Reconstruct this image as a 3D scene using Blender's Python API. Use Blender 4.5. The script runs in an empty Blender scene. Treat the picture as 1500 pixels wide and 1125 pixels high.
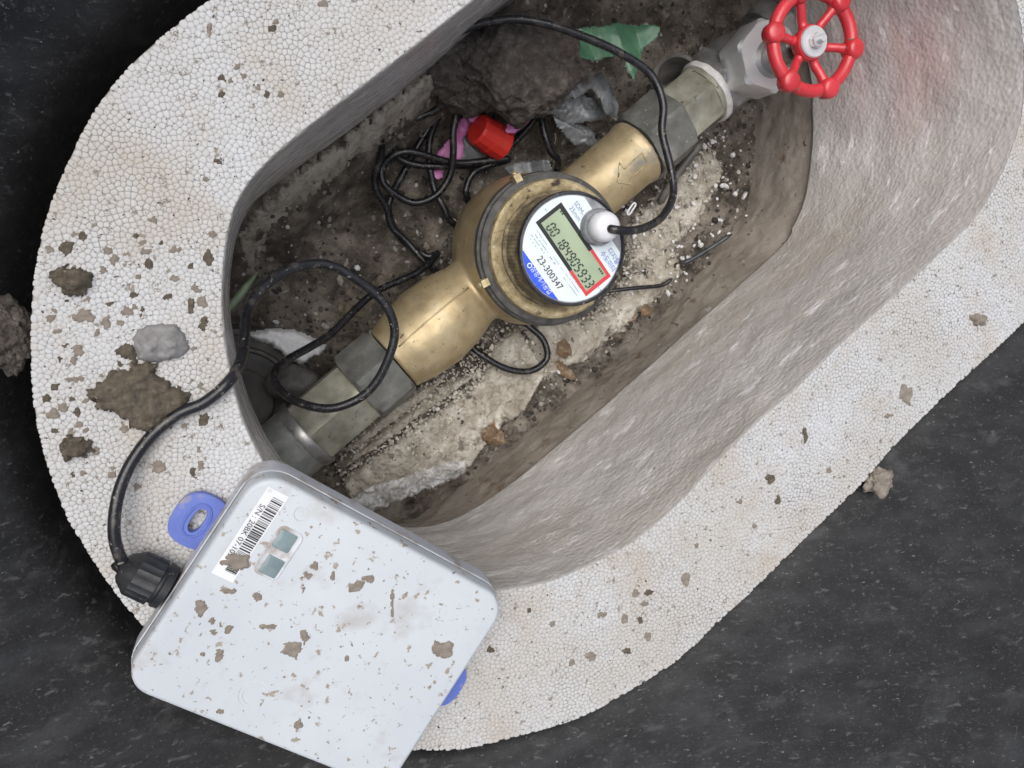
import bpy, bmesh, math, random
import numpy as np
from mathutils import Vector, Matrix, noise as mnoise

random.seed(7); rng = np.random.default_rng(7)
SC = bpy.context.scene
COL = SC.collection

# ------------------------------------------------------------------ camera, sky, sun, exposure
H = 0.45                       # camera height over the foam's top face
F = 1080.0                     # focal length in pixels of a 1500 x 1125 picture
NAD = (405.0, 375.0)           # where straight down falls in the picture
_dn = Vector((NAD[0]-750, 562.5-NAD[1], -F)).normalized()
ZC = -_dn
XC = (Vector((1, 0, 0)) - ZC*ZC.x).normalized()
YC = ZC.cross(XC)
R3 = Matrix((XC, YC, ZC))
cd = bpy.data.cameras.new('camera'); cam = bpy.data.objects.new('camera', cd); COL.objects.link(cam)
cd.sensor_width = 36.0; cd.lens = F/1500*36; cd.clip_start = 0.01; cd.clip_end = 60
cam.matrix_world = Matrix.Translation((0, 0, H)) @ R3.to_4x4()
SC.camera = cam

W = bpy.data.worlds.new('World'); SC.world = W; W.use_nodes = True
wn = W.node_tree.nodes; wl = W.node_tree.links; wn.clear()
SUN_EL, SUN_AZ = 69.0, 318.0   # compass-like azimuth, clockwise from +Y
sky = wn.new('ShaderNodeTexSky'); sky.sky_type = 'NISHITA'; sky.sun_disc = False
sky.sun_elevation = math.radians(SUN_EL); sky.sun_rotation = math.radians(SUN_AZ)
sky.dust_density = 4.0; sky.air_density = 1.0
hs = wn.new('ShaderNodeHueSaturation'); hs.inputs['Saturation'].default_value = 0.6
bg = wn.new('ShaderNodeBackground'); bg.inputs['Strength'].default_value = 0.095
wo = wn.new('ShaderNodeOutputWorld')
wl.new(sky.outputs[0], hs.inputs['Color']); wl.new(hs.outputs[0], bg.inputs['Color']); wl.new(bg.outputs[0], wo.inputs['Surface'])

sl = bpy.data.lights.new('sun', 'SUN'); sl.energy = 1.5; sl.angle = math.radians(60); sl.color = (1.0, 0.975, 0.94)
sun = bpy.data.objects.new('sun', sl); COL.objects.link(sun)
_sd = Vector((math.sin(math.radians(SUN_AZ))*math.cos(math.radians(SUN_EL)), math.cos(math.radians(SUN_AZ))*math.cos(math.radians(SUN_EL)), math.sin(math.radians(SUN_EL))))
sun.rotation_euler = _sd.to_track_quat('Z', 'Y').to_euler(); sun.location = (0, 0, 3)

vs = SC.view_settings; vs.view_transform = 'Standard'; vs.look = 'None'; vs.gamma = 1.0; vs.use_curve_mapping = False
vs.exposure = 0.55
SC.cycles.use_denoising = True; SC.cycles.use_adaptive_sampling = True; SC.cycles.adaptive_threshold = .03; SC.cycles.adaptive_min_samples = 16
SC.cycles.max_bounces = 5; SC.cycles.diffuse_bounces = 4; SC.cycles.glossy_bounces = 3; SC.cycles.transparent_max_bounces = 6
SC.cycles.caustics_reflective = False; SC.cycles.caustics_refractive = False

# ------------------------------------------------------------------ helpers
def at(px, py, z):
    d = R3 @ Vector((px-750, 562.5-py, -F))
    t = (z-H)/d.z
    return Vector((d.x*t, d.y*t, z))

def tag(o, label=None, cat=None, group=None, kind=None):
    if label: o['label'] = label
    if cat: o['category'] = cat
    if group: o['group'] = group
    if kind: o['kind'] = kind
    return o

def thing(name, label, cat, loc=(0, 0, 0), group=None):
    o = bpy.data.objects.new(name, None); COL.objects.link(o); o.location = loc
    o.empty_display_size = 0.01
    return tag(o, label, cat, group)

def mk(name, verts, faces, mat=None, parent=None, smooth=True, sharp=None):
    me = bpy.data.meshes.new(name)
    me.from_pydata([tuple(v) for v in verts], [], [tuple(f) for f in faces])
    me.validate(); me.update()
    return mko(name, me, mat, parent, smooth, sharp)

def mko(name, me, mat=None, parent=None, smooth=True, sharp=None):
    if smooth:
        me.polygons.foreach_set('use_smooth', [True]*len(me.polygons))
        if sharp is not None: me.set_sharp_from_angle(angle=math.radians(sharp))
    o = bpy.data.objects.new(name, me); COL.objects.link(o)
    if mat: me.materials.append(mat)
    if parent is not None:
        o.parent = parent
        o.matrix_parent_inverse = Matrix.Translation(-Vector(parent.location)) if parent.parent is None else Matrix.Translation(-parent.matrix_world.translation)
    return o

def recenter(o, c):
    """move a mesh object's origin to c"""
    me = o.data; me.transform(Matrix.Translation(-Vector(c))); o.location = Vector(o.location)+Vector(c); return o

def catmull(pts, n, closed=False):
    P = [Vector(p) for p in pts]; out = []; m = len(P)
    segs = m if closed else m-1
    for i in range(segs):
        p1, p2 = P[i], P[(i+1) % m]
        p0 = P[i-1] if (i > 0 or closed) else p1*2-p2
        p3 = P[(i+2) % m] if (i+2 < m or closed) else p2*2-p1
        for k in range(n):
            t = k/n
            out.append(0.5*((2*p1)+(p2-p0)*t+(2*p0-5*p1+4*p2-p3)*t*t+(3*p1-p0-3*p2+p3)*t**3))
    if not closed: out.append(P[-1])
    return out

def tube_geo(path, r, segs=12, caps=True):
    P = [Vector(p) for p in path]; n = len(P)
    V = []; Fc = []
    T = [(P[min(i+1, n-1)]-P[max(i-1, 0)]).normalized() for i in range(n)]
    ref = Vector((0, 0, 1)) if abs(T[0].z) < .9 else Vector((1, 0, 0))
    u = T[0].cross(ref).normalized()
    for i in range(n):
        u = (u-T[i]*u.dot(T[i])).normalized(); w = T[i].cross(u)
        rr = r[i] if hasattr(r, '__len__') else r
        for k in range(segs):
            a = 2*math.pi*k/segs
            V.append(P[i]+u*math.cos(a)*rr+w*math.sin(a)*rr)
    for i in range(n-1):
        for k in range(segs):
            k2 = (k+1) % segs
            Fc.append((i*segs+k, i*segs+k2, (i+1)*segs+k2, (i+1)*segs+k))
    if caps:
        Fc.append(tuple(range(segs))[::-1]); Fc.append(tuple((n-1)*segs+k for k in range(segs)))
    return V, Fc

def lathe_geo(prof, origin, axis, segs=48, rfun=None, closed=False, up=None):
    """prof: list of (s along axis, radius); rfun(s_index, theta, r) may modify"""
    A = Vector(axis).normalized()
    ref = Vector(up) if up else (Vector((0, 0, 1)) if abs(A.z) < .9 else Vector((1, 0, 0)))
    u = (ref-A*ref.dot(A)).normalized(); w = A.cross(u); O = Vector(origin)
    V = []; Fc = []; n = len(prof)
    for i, (s, r) in enumerate(prof):
        for k in range(segs):
            a = 2*math.pi*k/segs
            rr = rfun(i, a, r) if rfun else r
            V.append(O+A*s+(u*math.cos(a)+w*math.sin(a))*rr)
    m = n if closed else n-1
    for i in range(m):
        j = (i+1) % n
        for k in range(segs):
            k2 = (k+1) % segs
            Fc.append((i*segs+k, i*segs+k2, j*segs+k2, j*segs+k))
    if not closed:
        Fc.append(tuple(range(segs))[::-1]); Fc.append(tuple((n-1)*segs+k for k in range(segs)))
    return V, Fc

def hex_geo(s0, s1, ap, origin, axis, ch=0.003, rot=0.0, inner=None):
    """hexagonal prism with chamfered ends; ap = apothem"""
    rc = ap*1.05
    prof = [(s0, 0), (s0+ch, 1), (s1-ch, 1), (s1, 0)]
    def rf(i, a, r):
        x = ((a+rot) % (math.pi/3))-math.pi/6
        R = ap/math.cos(x)
        R = min(R, ap*1.135)
        return R if r == 1 else min(R, rc)-ch*0.35
    return lathe_geo(prof, origin, axis, 72, rf)

def join_geo(parts):
    V = []; Fc = []
    for v, f in parts:
        b = len(V); V += list(v); Fc += [tuple(i+b for i in q) for q in f]
    return V, Fc

def box_geo(c, sx, sy, sz, R=None):
    R = R or Matrix.Identity(3)
    V = [Vector(c)+R @ Vector((x*sx/2, y*sy/2, z*sz/2)) for z in (-1, 1) for x, y in ((-1, -1), (1, -1), (1, 1), (-1, 1))]
    return V, [(3, 2, 1, 0), (4, 5, 6, 7), (0, 1, 5, 4), (1, 2, 6, 5), (2, 3, 7, 6), (3, 0, 4, 7)]

def fbm(p, s, o=4):
    return mnoise.fractal(Vector(p)*s, 1.0, 2.0, o)

def blob(name, c, rad, mat, parent=None, sub=4, amp=.25, fs=40, seed=0, fine=0.06, ff=160, flat=None, smooth=True):
    bm = bmesh.new(); bmesh.ops.create_icosphere(bm, subdivisions=sub, radius=1.0)
    off = Vector((seed*3.1, seed*1.7, seed*.9)); rad = Vector(rad); rm = max(rad)
    for v in bm.verts:
        n = v.co.normalized()
        p = Vector((n.x*rad.x, n.y*rad.y, n.z*rad.z))
        k = 1+amp*mnoise.fractal(p*fs+off, .9, 2.0, 4)+fine*mnoise.noise(p*ff+off)
        v.co = p*k
        if flat is not None and v.co.z < flat: v.co.z = flat
    me = bpy.data.meshes.new(name); bm.to_mesh(me); bm.free()
    o = mko(name, me, mat, parent, smooth)
    o.location = Vector(c); return o

def inside(poly, x, y):
    r = np.zeros_like(x, dtype=bool); n = len(poly); j = n-1
    for i in range(n):
        xi, yi = poly[i][0], poly[i][1]; xj, yj = poly[j][0], poly[j][1]
        if yi != yj:
            r ^= ((yi > y) != (yj > y)) & (x < (xj-xi)*(y-yi)/(yj-yi)+xi)
        j = i
    return r

def dist_edge(poly, x, y):
    d = np.full_like(x, 1e9); n = len(poly)
    for i in range(n):
        ax, ay = poly[i][0], poly[i][1]; bx, by = poly[(i+1) % n][0], poly[(i+1) % n][1]
        dx, dy = bx-ax, by-ay; L = dx*dx+dy*dy+1e-18
        t = np.clip(((x-ax)*dx+(y-ay)*dy)/L, 0, 1)
        d = np.minimum(d, np.hypot(x-ax-t*dx, y-ay-t*dy))
    return d

def patch(name, outline, z, thick, mat, parent=None, step=.0012, amp=.4, wob=.0015, fs=180, ramp=None, tilt=None, seed=0.0, smooth=True, base=.001):
    """a crust: uneven heightfield with a ragged outline, standing on height z (number or function)"""
    P = np.array([(p[0], p[1]) for p in outline]); lo = P.min(0)-.002; hi = P.max(0)+.002
    nx = int((hi[0]-lo[0])/step)+2; ny = int((hi[1]-lo[1])/step)+2
    X, Y = np.meshgrid(lo[0]+np.arange(nx)*step, lo[1]+np.arange(ny)*step, indexing='ij')
    d = dist_edge(P, X, Y); d = np.where(inside(P, X, Y), d, -d)
    ramp = ramp or thick*1.2
    V = []; idx = -np.ones((nx, ny), int); Z = np.zeros((nx, ny)); ins = np.zeros((nx, ny), bool)
    for i in range(nx):
        for j in range(ny):
            if d[i, j] < -.004: continue
            p = Vector((X[i, j], Y[i, j], seed))
            e = d[i, j]+wob*mnoise.fractal(p*260, .8, 2, 3)
            if e > 0:
                ins[i, j] = True
                k = min(1, e/ramp); k = math.sqrt(k*(2-k))
                Z[i, j] = thick*k*(1+amp*mnoise.fractal(p*fs, .8, 2, 4))
    keep = ins[:-1, :-1] | ins[1:, :-1] | ins[:-1, 1:] | ins[1:, 1:]
    Fc = []
    def vid(i, j):
        if idx[i, j] < 0:
            zz = z(X[i, j], Y[i, j]) if callable(z) else z
            idx[i, j] = len(V); V.append((X[i, j], Y[i, j], zz+(Z[i, j] if ins[i, j] else -base)))
        return idx[i, j]
    for i, j in zip(*np.nonzero(keep)):
        Fc.append((vid(i, j), vid(i+1, j), vid(i+1, j+1), vid(i, j+1)))
    o = mk(name, V, Fc, mat, parent, smooth)
    c = P.mean(0); zz = z(c[0], c[1]) if callable(z) else z
    if parent is None: recenter(o, (c[0], c[1], zz))
    return o

def text_geo(body, size, origin, u, v, lift=0, align='CENTER', sx=1.0):
    cu = bpy.data.curves.new('t', 'FONT'); cu.body = body; cu.size = size; cu.align_x = align; cu.align_y = 'CENTER'; cu.resolution_u = 3
    o = bpy.data.objects.new('t', cu); COL.objects.link(o)
    dg = bpy.context.evaluated_depsgraph_get(); dg.update()
    me = bpy.data.meshes.new_from_object(o.evaluated_get(dg))
    U = Vector(u).normalized(); Vv = Vector(v).normalized(); N = U.cross(Vv); O = Vector(origin)
    V = [O+U*p.co.x*sx+Vv*p.co.y+N*lift for p in me.vertices]; Fc = [tuple(p.vertices) for p in me.polygons]
    bpy.data.objects.remove(o); bpy.data.curves.remove(cu); bpy.data.meshes.remove(me)
    return V, Fc

def quad_on(pts, lift):
    return [Vector(p)+Vector((0, 0, lift)) for p in pts], [tuple(range(len(pts)))]

# ------------------------------------------------------------------ materials
def mat_new(name):
    m = bpy.data.materials.new(name); m.use_nodes = True
    nt = m.node_tree; b = nt.nodes['Principled BSDF']
    return m, nt, b

def pm(name, cols, scale=60, detail=4, rough=(.6, .8), metal=0.0, bump=None, stretch=(1, 1, 1), spots=(), coords='Object', spec=.5, coat=0, bump2=None, attr=None, trans=None, distort=0.0):
    """procedural material. cols: ramp [(pos, rgb)], bump/bump2: (scale, strength, distance), spots: [(scale, lo, hi, rgb, kind)]"""
    m, nt, b = mat_new(name); N = nt.nodes.new; L = nt.links.new
    tc = N('ShaderNodeTexCoord'); mp = N('ShaderNodeMapping'); mp.inputs['Scale'].default_value = stretch
    L(tc.outputs[coords], mp.inputs['Vector'])
    def nz(s, d=detail, r=.6, vec=mp.outputs[0]):
        t = N('ShaderNodeTexNoise'); t.inputs['Scale'].default_value = s; t.inputs['Detail'].default_value = d
        t.inputs['Roughness'].default_value = r; t.inputs['Distortion'].default_value = distort
        L(vec, t.inputs['Vector']); return t.outputs['Fac']
    def ramp(src, stops):
        r = N('ShaderNodeValToRGB'); L(src, r.inputs[0]); e = r.color_ramp.elements
        while len(e) < len(stops): e.new(.5)
        for k, (p, c) in enumerate(stops): e[k].position = p; e[k].color = (*c, 1) if len(c) == 3 else c
        return r.outputs[0]
    base = nz(scale)
    c = ramp(base, cols)
    for s in spots:
        sc_, lo, hi, rgb = s[:4]; kind = s[4] if len(s) > 4 else 'noise'
        if kind == 'noise': f = nz(sc_, 4, .6)
        elif kind == 'raw': f = nz(sc_, 4, .6, tc.outputs[coords])
        else:
            v = N('ShaderNodeTexVoronoi'); v.inputs['Scale'].default_value = sc_; L(tc.outputs[coords], v.inputs['Vector']); f = v.outputs['Distance']
        mr = N('ShaderNodeMapRange'); mr.inputs['From Min'].default_value = lo; mr.inputs['From Max'].default_value = hi; L(f, mr.inputs['Value'])
        mx = N('ShaderNodeMix'); mx.data_type = 'RGBA'; L(mr.outputs[0], mx.inputs[0]); L(c, mx.inputs[6]); mx.inputs[7].default_value = (*rgb, 1); c = mx.outputs[2]
    if attr:
        at_ = N('ShaderNodeAttribute'); at_.attribute_name = attr
        mx = N('ShaderNodeMix'); mx.data_type = 'RGBA'; mx.blend_type = 'MULTIPLY'; mx.inputs[0].default_value = 1.0
        L(c, mx.inputs[6]); L(at_.outputs['Color'], mx.inputs[7]); c = mx.outputs[2]
    L(c, b.inputs['Base Color'])
    mr = N('ShaderNodeMapRange'); mr.inputs['From Min'].default_value = .3; mr.inputs['From Max'].default_value = .7
    mr.inputs['To Min'].default_value = rough[0]; mr.inputs['To Max'].default_value = rough[1]
    L(nz(scale*1.7), mr.inputs['Value']); L(mr.outputs[0], b.inputs['Roughness'])
    b.inputs['Metallic'].default_value = metal; b.inputs['Specular IOR Level'].default_value = spec
    b.inputs['Coat Weight'].default_value = coat; b.inputs['Coat Roughness'].default_value = .25
    prev = None
    for bb in (bump, bump2):
        if not bb: continue
        bn = N('ShaderNodeBump'); bn.inputs['Strength'].default_value = bb[1]; bn.inputs['Distance'].default_value = bb[2]
        if len(bb) > 3:
            v = N('ShaderNodeTexVoronoi'); v.inputs['Scale'].default_value = bb[0]; L(mp.outputs[0], v.inputs['Vector'])
            iv = N('ShaderNodeMath'); iv.operation = 'SUBTRACT'; iv.inputs[0].default_value = 1; L(v.outputs['Distance'], iv.inputs[1]); L(iv.outputs[0], bn.inputs['Height'])
        else: L(nz(bb[0], 4, .65), bn.inputs['Height'])
        if prev: L(prev, bn.inputs['Normal'])
        prev = bn.outputs[0]
    if prev: L(prev, b.inputs['Normal'])
    if trans:
        b.inputs['Alpha'].default_value = trans
    return m

def flat(name, rgb, rough=.5, metal=0, spec=.5):
    m, nt, b = mat_new(name)
    b.inputs['Base Color'].default_value = (*rgb, 1); b.inputs['Roughness'].default_value = rough
    b.inputs['Metallic'].default_value = metal; b.inputs['Specular IOR Level'].default_value = spec
    return m

g = lambda *v: tuple(v) if len(v) == 3 else (v[0],)*3

# foam beads: white with dirt in the joints (attribute "rad") and a brown film in places
def bead_material():
    m, nt, b = mat_new('polystyrene_bead'); N = nt.nodes.new; L = nt.links.new
    ge = N('ShaderNodeNewGeometry')
    def nz(s, d=5, r=.6):
        t = N('ShaderNodeTexNoise'); t.inputs['Scale'].default_value = s; t.inputs['Detail'].default_value = d; t.inputs['Roughness'].default_value = r
        L(ge.outputs['Position'], t.inputs['Vector']); return t.outputs['Fac']
    def mrange(src, a, b_, c=0., d=1.):
        r = N('ShaderNodeMapRange'); r.inputs['From Min'].default_value = a; r.inputs['From Max'].default_value = b_
        r.inputs['To Min'].default_value = c; r.inputs['To Max'].default_value = d; L(src, r.inputs['Value']); return r.outputs[0]
    def mth(op, x, y):
        t = N('ShaderNodeMath'); t.operation = op
        for k, q in enumerate((x, y)):
            if isinstance(q, float): t.inputs[k].default_value = q
            else: L(q, t.inputs[k])
        return t.outputs[0]
    def mix(f, a, b_):
        x = N('ShaderNodeMix'); x.data_type = 'RGBA'
        if isinstance(f, float): x.inputs[0].default_value = f
        else: L(f, x.inputs[0])
        for q, k in ((a, 6), (b_, 7)):
            if isinstance(q, tuple): x.inputs[k].default_value = (*q, 1)
            else: L(q, x.inputs[k])
        return x.outputs[2]
    at_ = N('ShaderNodeAttribute'); at_.attribute_name = 'rad'; sep = N('ShaderNodeSeparateColor'); L(at_.outputs['Color'], sep.inputs[0])
    rad, rnd = sep.outputs[0], sep.outputs[1]
    oi = N('ShaderNodeObjectInfo')
    white = mix(mrange(nz(9, 3), .35, .68), (.55, .562, .58), (.47, .45, .415))
    white = mix(mth('MULTIPLY', rnd, .28), white, (.42, .40, .37))
    white = mix(mth('MULTIPLY', oi.outputs['Random'], .12), white, (.45, .43, .40))
    joint = mix(nz(14, 3), (.27, .26, .25), (.11, .097, .08))
    c = mix(mth('MULTIPLY', mrange(rad, .82, 1.0), mrange(nz(13, 4), .36, .62, .15, .8)), white, joint)
    c = mix(mth('MULTIPLY', mrange(nz(16, 5, .7), .50, .66), .55), c, (.42, .36, .29))          # thin mud film
    c = mix(mrange(nz(150, 5, .75), .59, .63), c, (.23, .2, .165))                               # fine specks
    c = mix(mrange(nz(330, 3, .6), .655, .685), c, (.05, .045, .04))
    c = mix(mth('MULTIPLY', mrange(nz(11, 4), .68, .74), mrange(nz(60, 3), .5, .62)), c, (.55, .36, .16))   # rust tint
    L(c, b.inputs['Base Color']); b.inputs['Roughness'].default_value = .62; b.inputs['Specular IOR Level'].default_value = .35
    bn = N('ShaderNodeBump'); bn.inputs['Strength'].default_value = .35; bn.inputs['Distance'].default_value = .0006; L(nz(700, 4), bn.inputs['Height']); L(bn.outputs[0], b.inputs['Normal'])
    return m
M_BEAD = bead_material()
M_FOAM = pm('foam_block', [(.3, g(.33, .315, .295)), (.7, g(.47, .46, .445))], 80, rough=(.6, .8), bump=(280, .7, .001, 'v'))

def wall_material():
    """muddy, wet polystyrene wall; UV is in metres (along, down)"""
    m, nt, b = mat_new('muddy_foam_wall'); N = nt.nodes.new; L = nt.links.new
    uv = N('ShaderNodeUVMap'); mp = N('ShaderNodeMapping'); mp.inputs['Scale'].default_value = (.35, 1, 1); mp.inputs['Rotation'].default_value = (0, 0, .12); L(uv.outputs[0], mp.inputs[0])
    ge = N('ShaderNodeNewGeometry')
    def nz(s, d=5, r=.6, v=None):
        t = N('ShaderNodeTexNoise'); t.inputs['Scale'].default_value = s; t.inputs['Detail'].default_value = d; t.inputs['Roughness'].default_value = r
        L(v or mp.outputs[0], t.inputs['Vector']); return t.outputs['Fac']
    def mrange(src, a, b_, c=0., d=1.):
        r = N('ShaderNodeMapRange'); r.inputs['From Min'].default_value = a; r.inputs['From Max'].default_value = b_
        r.inputs['To Min'].default_value = c; r.inputs['To Max'].default_value = d; L(src, r.inputs['Value']); return r.outputs[0]
    def mix(f, a, b_):
        x = N('ShaderNodeMix'); x.data_type = 'RGBA'; L(f, x.inputs[0])
        for q, k in ((a, 6), (b_, 7)):
            if isinstance(q, tuple): x.inputs[k].default_value = (*q, 1)
            else: L(q, x.inputs[k])
        return x.outputs[2]
    c = mix(mrange(nz(40, 6), .3, .7), (.50, .475, .45), (.65, .625, .60))
    c = mix(mrange(nz(9, 4), .42, .66), c, (.52, .475, .42))
    c = mix(mrange(nz(70, 5, .7), .575, .64), c, (.82, .80, .79))        # mud rubbed thin: white shows
    c = mix(mrange(nz(150, 5, .7, uv.outputs[0]), .66, .70), c, (.13, .115, .10))
    c = mix(mrange(nz(330, 3, .6, uv.outputs[0]), .64, .68), c, (.76, .75, .74))     # fine pale dots
    # patchy pink tint, fading out around a point beside the handwheel
    q = N('ShaderNodeVectorMath'); q.operation = 'DISTANCE'; L(ge.outputs['Position'], q.inputs[0]); q.inputs[1].default_value = PINK_AT
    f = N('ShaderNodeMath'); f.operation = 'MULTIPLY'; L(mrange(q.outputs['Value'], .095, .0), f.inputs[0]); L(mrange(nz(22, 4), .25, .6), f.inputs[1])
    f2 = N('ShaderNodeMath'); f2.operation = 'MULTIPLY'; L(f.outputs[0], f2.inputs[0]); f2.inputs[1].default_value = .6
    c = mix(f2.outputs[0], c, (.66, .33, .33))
    L(c, b.inputs['Base Color'])
    L(mrange(nz(60, 4), .35, .65, .16, .38), b.inputs['Roughness']); b.inputs['Specular IOR Level'].default_value = .75
    vo = N('ShaderNodeTexVoronoi'); vo.inputs['Scale'].default_value = 330
    mp2 = N('ShaderNodeMapping'); mp2.inputs['Scale'].default_value = (.75, 1, 1); L(uv.outputs[0], mp2.inputs[0]); L(mp2.outputs[0], vo.inputs['Vector'])
    iv = N('ShaderNodeMath'); iv.operation = 'SUBTRACT'; iv.inputs[0].default_value = 1; L(vo.outputs['Distance'], iv.inputs[1])
    b1 = N('ShaderNodeBump'); b1.inputs['Strength'].default_value = .42; b1.inputs['Distance'].default_value = .0012; L(iv.outputs[0], b1.inputs['Height'])
    b2 = N('ShaderNodeBump'); b2.inputs['Strength'].default_value = .22; b2.inputs['Distance'].default_value = .0015; L(nz(230, 4, .65), b2.inputs['Height']); L(b1.outputs[0], b2.inputs['Normal'])
    L(b2.outputs[0], b.inputs['Normal'])
    return m
PINK_AT = tuple(at(1280, 80, -.10))
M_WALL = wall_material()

M_LINER = pm('muddy_liner', [(.25, g(.23, .195, .16)), (.55, g(.36, .32, .275)), (.8, g(.43, .395, .35))], 22, rough=(.4, .7), bump=(260, .5, .0015), bump2=(35, .5, .004),
             spots=[(120, .64, .69, g(.09, .075, .06)), (34, .6, .72, g(.17, .11, .065)), (75, .68, .70, g(.5, .48, .46))])
M_SOIL = pm('dark_soil', [(.3, g(.03, .025, .02)), (.5, g(.14, .118, .096)), (.7, g(.34, .30, .25))], 38, rough=(.75, .95), bump=(420, .9, .003), bump2=(120, .7, .006),
            spots=[(16, .54, .66, g(.27, .24, .205)), (210, .66, .70, g(.3, .27, .23)), (13, .60, .75, g(.31, .28, .24))])
M_BANK = pm('earth_bank', [(.25, g(.26, .225, .18)), (.5, g(.48, .435, .37)), (.75, g(.62, .58, .52))], 60, rough=(.8, .95), bump=(400, 1, .003), bump2=(110, .8, .005), spots=[(45, .58, .68, g(.10, .08, .06))])
M_CLOD = pm('root_clod', [(.25, g(.04, .033, .028)), (.55, g(.135, .115, .10)), (.8, g(.28, .25, .22))], 130, rough=(.8, .95), bump=(600, 1, .003), bump2=(220, .8, .005))
M_MUD = pm('dried_mud', [(.25, g(.06, .047, .033)), (.55, g(.125, .103, .075)), (.8, g(.21, .18, .14))], 220, rough=(.75, .95), bump=(700, .9, .0015),
           spots=[(300, .68, .71, g(.36, .33, .29))])
M_MUDL = pm('light_mud_fleck', [(.25, g(.15, .125, .10)), (.7, g(.28, .245, .205))], 200, rough=(.7, .9), bump=(500, .6, .001))
M_MORTAR = pm('grey_mortar', [(.25, g(.17, .165, .158)), (.7, g(.30, .295, .29))], 150, rough=(.8, .95), bump=(420, .7, .0015))
M_SLAB = pm('pale_mortar', [(.25, g(.27, .235, .18)), (.5, g(.52, .48, .41)), (.7, g(.76, .72, .65))], 70, rough=(.75, .95), bump=(330, 1, .003), bump2=(90, .7, .004),
            spots=[(30, .60, .68, g(.11, .09, .065)), (160, .66, .70, g(.07, .058, .045)), (40, .66, .72, g(.3, .17, .08))])
M_STONE = pm('gravel', [(.3, g(.7)), (.7, g(1.0))], 300, rough=(.7, .9), bump=(600, .5, .001), attr='tint')
M_CRUMB = pm('foam_crumb', [(.3, g(.62, .62, .62)), (.7, g(.8, .8, .81))], 300, rough=(.6, .8), bump=(500, .4, .001))
def tub_material():
    return pm('black_plastic', [(.3, g(.0055, .0055, .006)), (.5, g(.012, .0123, .0132)), (.7, g(.027, .028, .030))], 22, detail=8, rough=(.45, .7), spec=.35, bump=(220, .3, .0015), stretch=(1, 2.0, 1), distort=.25,
              spots=[(30, .58, .72, g(.040, .041, .043)), (110, .60, .70, g(.060, .060, .060)), (420, .60, .68, g(.045, .045, .045), 'raw'), (190, .66, .70, g(.12, .118, .112)), (270, .725, .75, g(.26, .25, .24), 'raw')])
M_TUB = tub_material()
M_BRASS = pm('brass_paint', [(.25, g(.35, .265, .145)), (.5, g(.49, .395, .235)), (.75, g(.61, .505, .32))], 45, rough=(.34, .52), metal=.5, bump=(700, .25, .0006), bump2=(60, .2, .002),
             spots=[(22, .58, .70, g(.30, .29, .26)), (130, .65, .70, g(.15, .12, .08)), (420, .68, .71, g(.08, .065, .045))])
M_BRASSD = pm('dirty_brass', [(.25, g(.20, .155, .09)), (.5, g(.50, .41, .24)), (.75, g(.76, .66, .44))], 130, rough=(.4, .7), metal=.5, bump=(500, .5, .001),
              spots=[(90, .60, .68, g(.075, .06, .045)), (200, .66, .7, g(.6, .57, .48))])
M_DGREY = pm('dark_rubber', [(.3, g(.035, .034, .033)), (.7, g(.10, .096, .09))], 120, rough=(.5, .75), bump=(400, .4, .0008), spots=[(160, .64, .7, g(.17, .15, .12))])
M_KNURL = pm('muddy_register_side', [(.3, g(.06, .048, .03)), (.55, g(.20, .16, .095)), (.8, g(.40, .33, .20))], 90, rough=(.5, .8), bump=(450, .8, .0015))
M_NUT = pm('zinc_nut', [(.3, g(.10, .105, .095)), (.55, g(.18, .183, .168)), (.8, g(.32, .315, .285))], 42, rough=(.38, .6), metal=.35, bump=(500, .35, .0006), spots=[(210, .66, .70, g(.34, .33, .29)), (25, .6, .72, g(.12, .105, .08))])
M_TAIL = pm('tarnished_tailpiece', [(.3, g(.20, .195, .15)), (.55, g(.33, .325, .265)), (.8, g(.45, .45, .39))], 55, rough=(.4, .6), metal=.35, bump=(400, .4, .0008), spots=[(34, .58, .7, g(.24, .25, .23)), (150, .64, .7, g(.10, .085, .06))])
M_SOCKET = pm('grey_green_socket', [(.3, g(.15, .16, .145)), (.6, g(.28, .295, .27)), (.8, g(.42, .42, .39))], 60, rough=(.5, .75), metal=.25, bump=(350, .5, .001), spots=[(30, .56, .66, g(.17, .14, .10))])
M_STEEL = pm('valve_steel', [(.3, g(.22, .215, .205)), (.7, g(.42, .42, .41))], 50, rough=(.3, .5), metal=.75, bump=(500, .3, .0006), spots=[(60, .6, .7, g(.16, .145, .12))])
M_CHROME = pm('bright_steel', [(.3, g(.66)), (.7, g(.74, .74, .75))], 40, rough=(.34, .42), metal=.6)
M_TAPE = pm('thread_tape', [(.3, g(.56, .54, .51)), (.7, g(.74, .73, .72))], 120, rough=(.4, .6), bump=(300, .5, .0008), spots=[(60, .62, .7, g(.45, .4, .33))])
M_RED = pm('red_paint', [(.3, g(.48, .02, .028)), (.7, g(.62, .04, .055))], 40, rough=(.22, .4), coat=.35, bump=(300, .12, .0006), spots=[(190, .64, .68, g(.25, .10, .06)), (60, .62, .72, g(.36, .04, .035)), (110, .65, .69, g(.20, .13, .09))])
M_REDC = pm('red_plastic', [(.3, g(.56, .022, .018)), (.7, g(.66, .04, .03))], 60, rough=(.35, .5), bump=(300, .1, .0006), spots=[(70, .63, .72, g(.35, .06, .04))])
M_CABLE = pm('black_cable', [(.3, g(.007, .0075, .009)), (.7, g(.018, .018, .021))], 90, rough=(.2, .4), bump=(500, .3, .0006), spots=[(120, .57, .7, g(.075, .067, .056)), (320, .64, .69, g(.22, .2, .17))])
M_CAP = flat('white_plastic_cap', (.68, .68, .70), .32)
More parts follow.
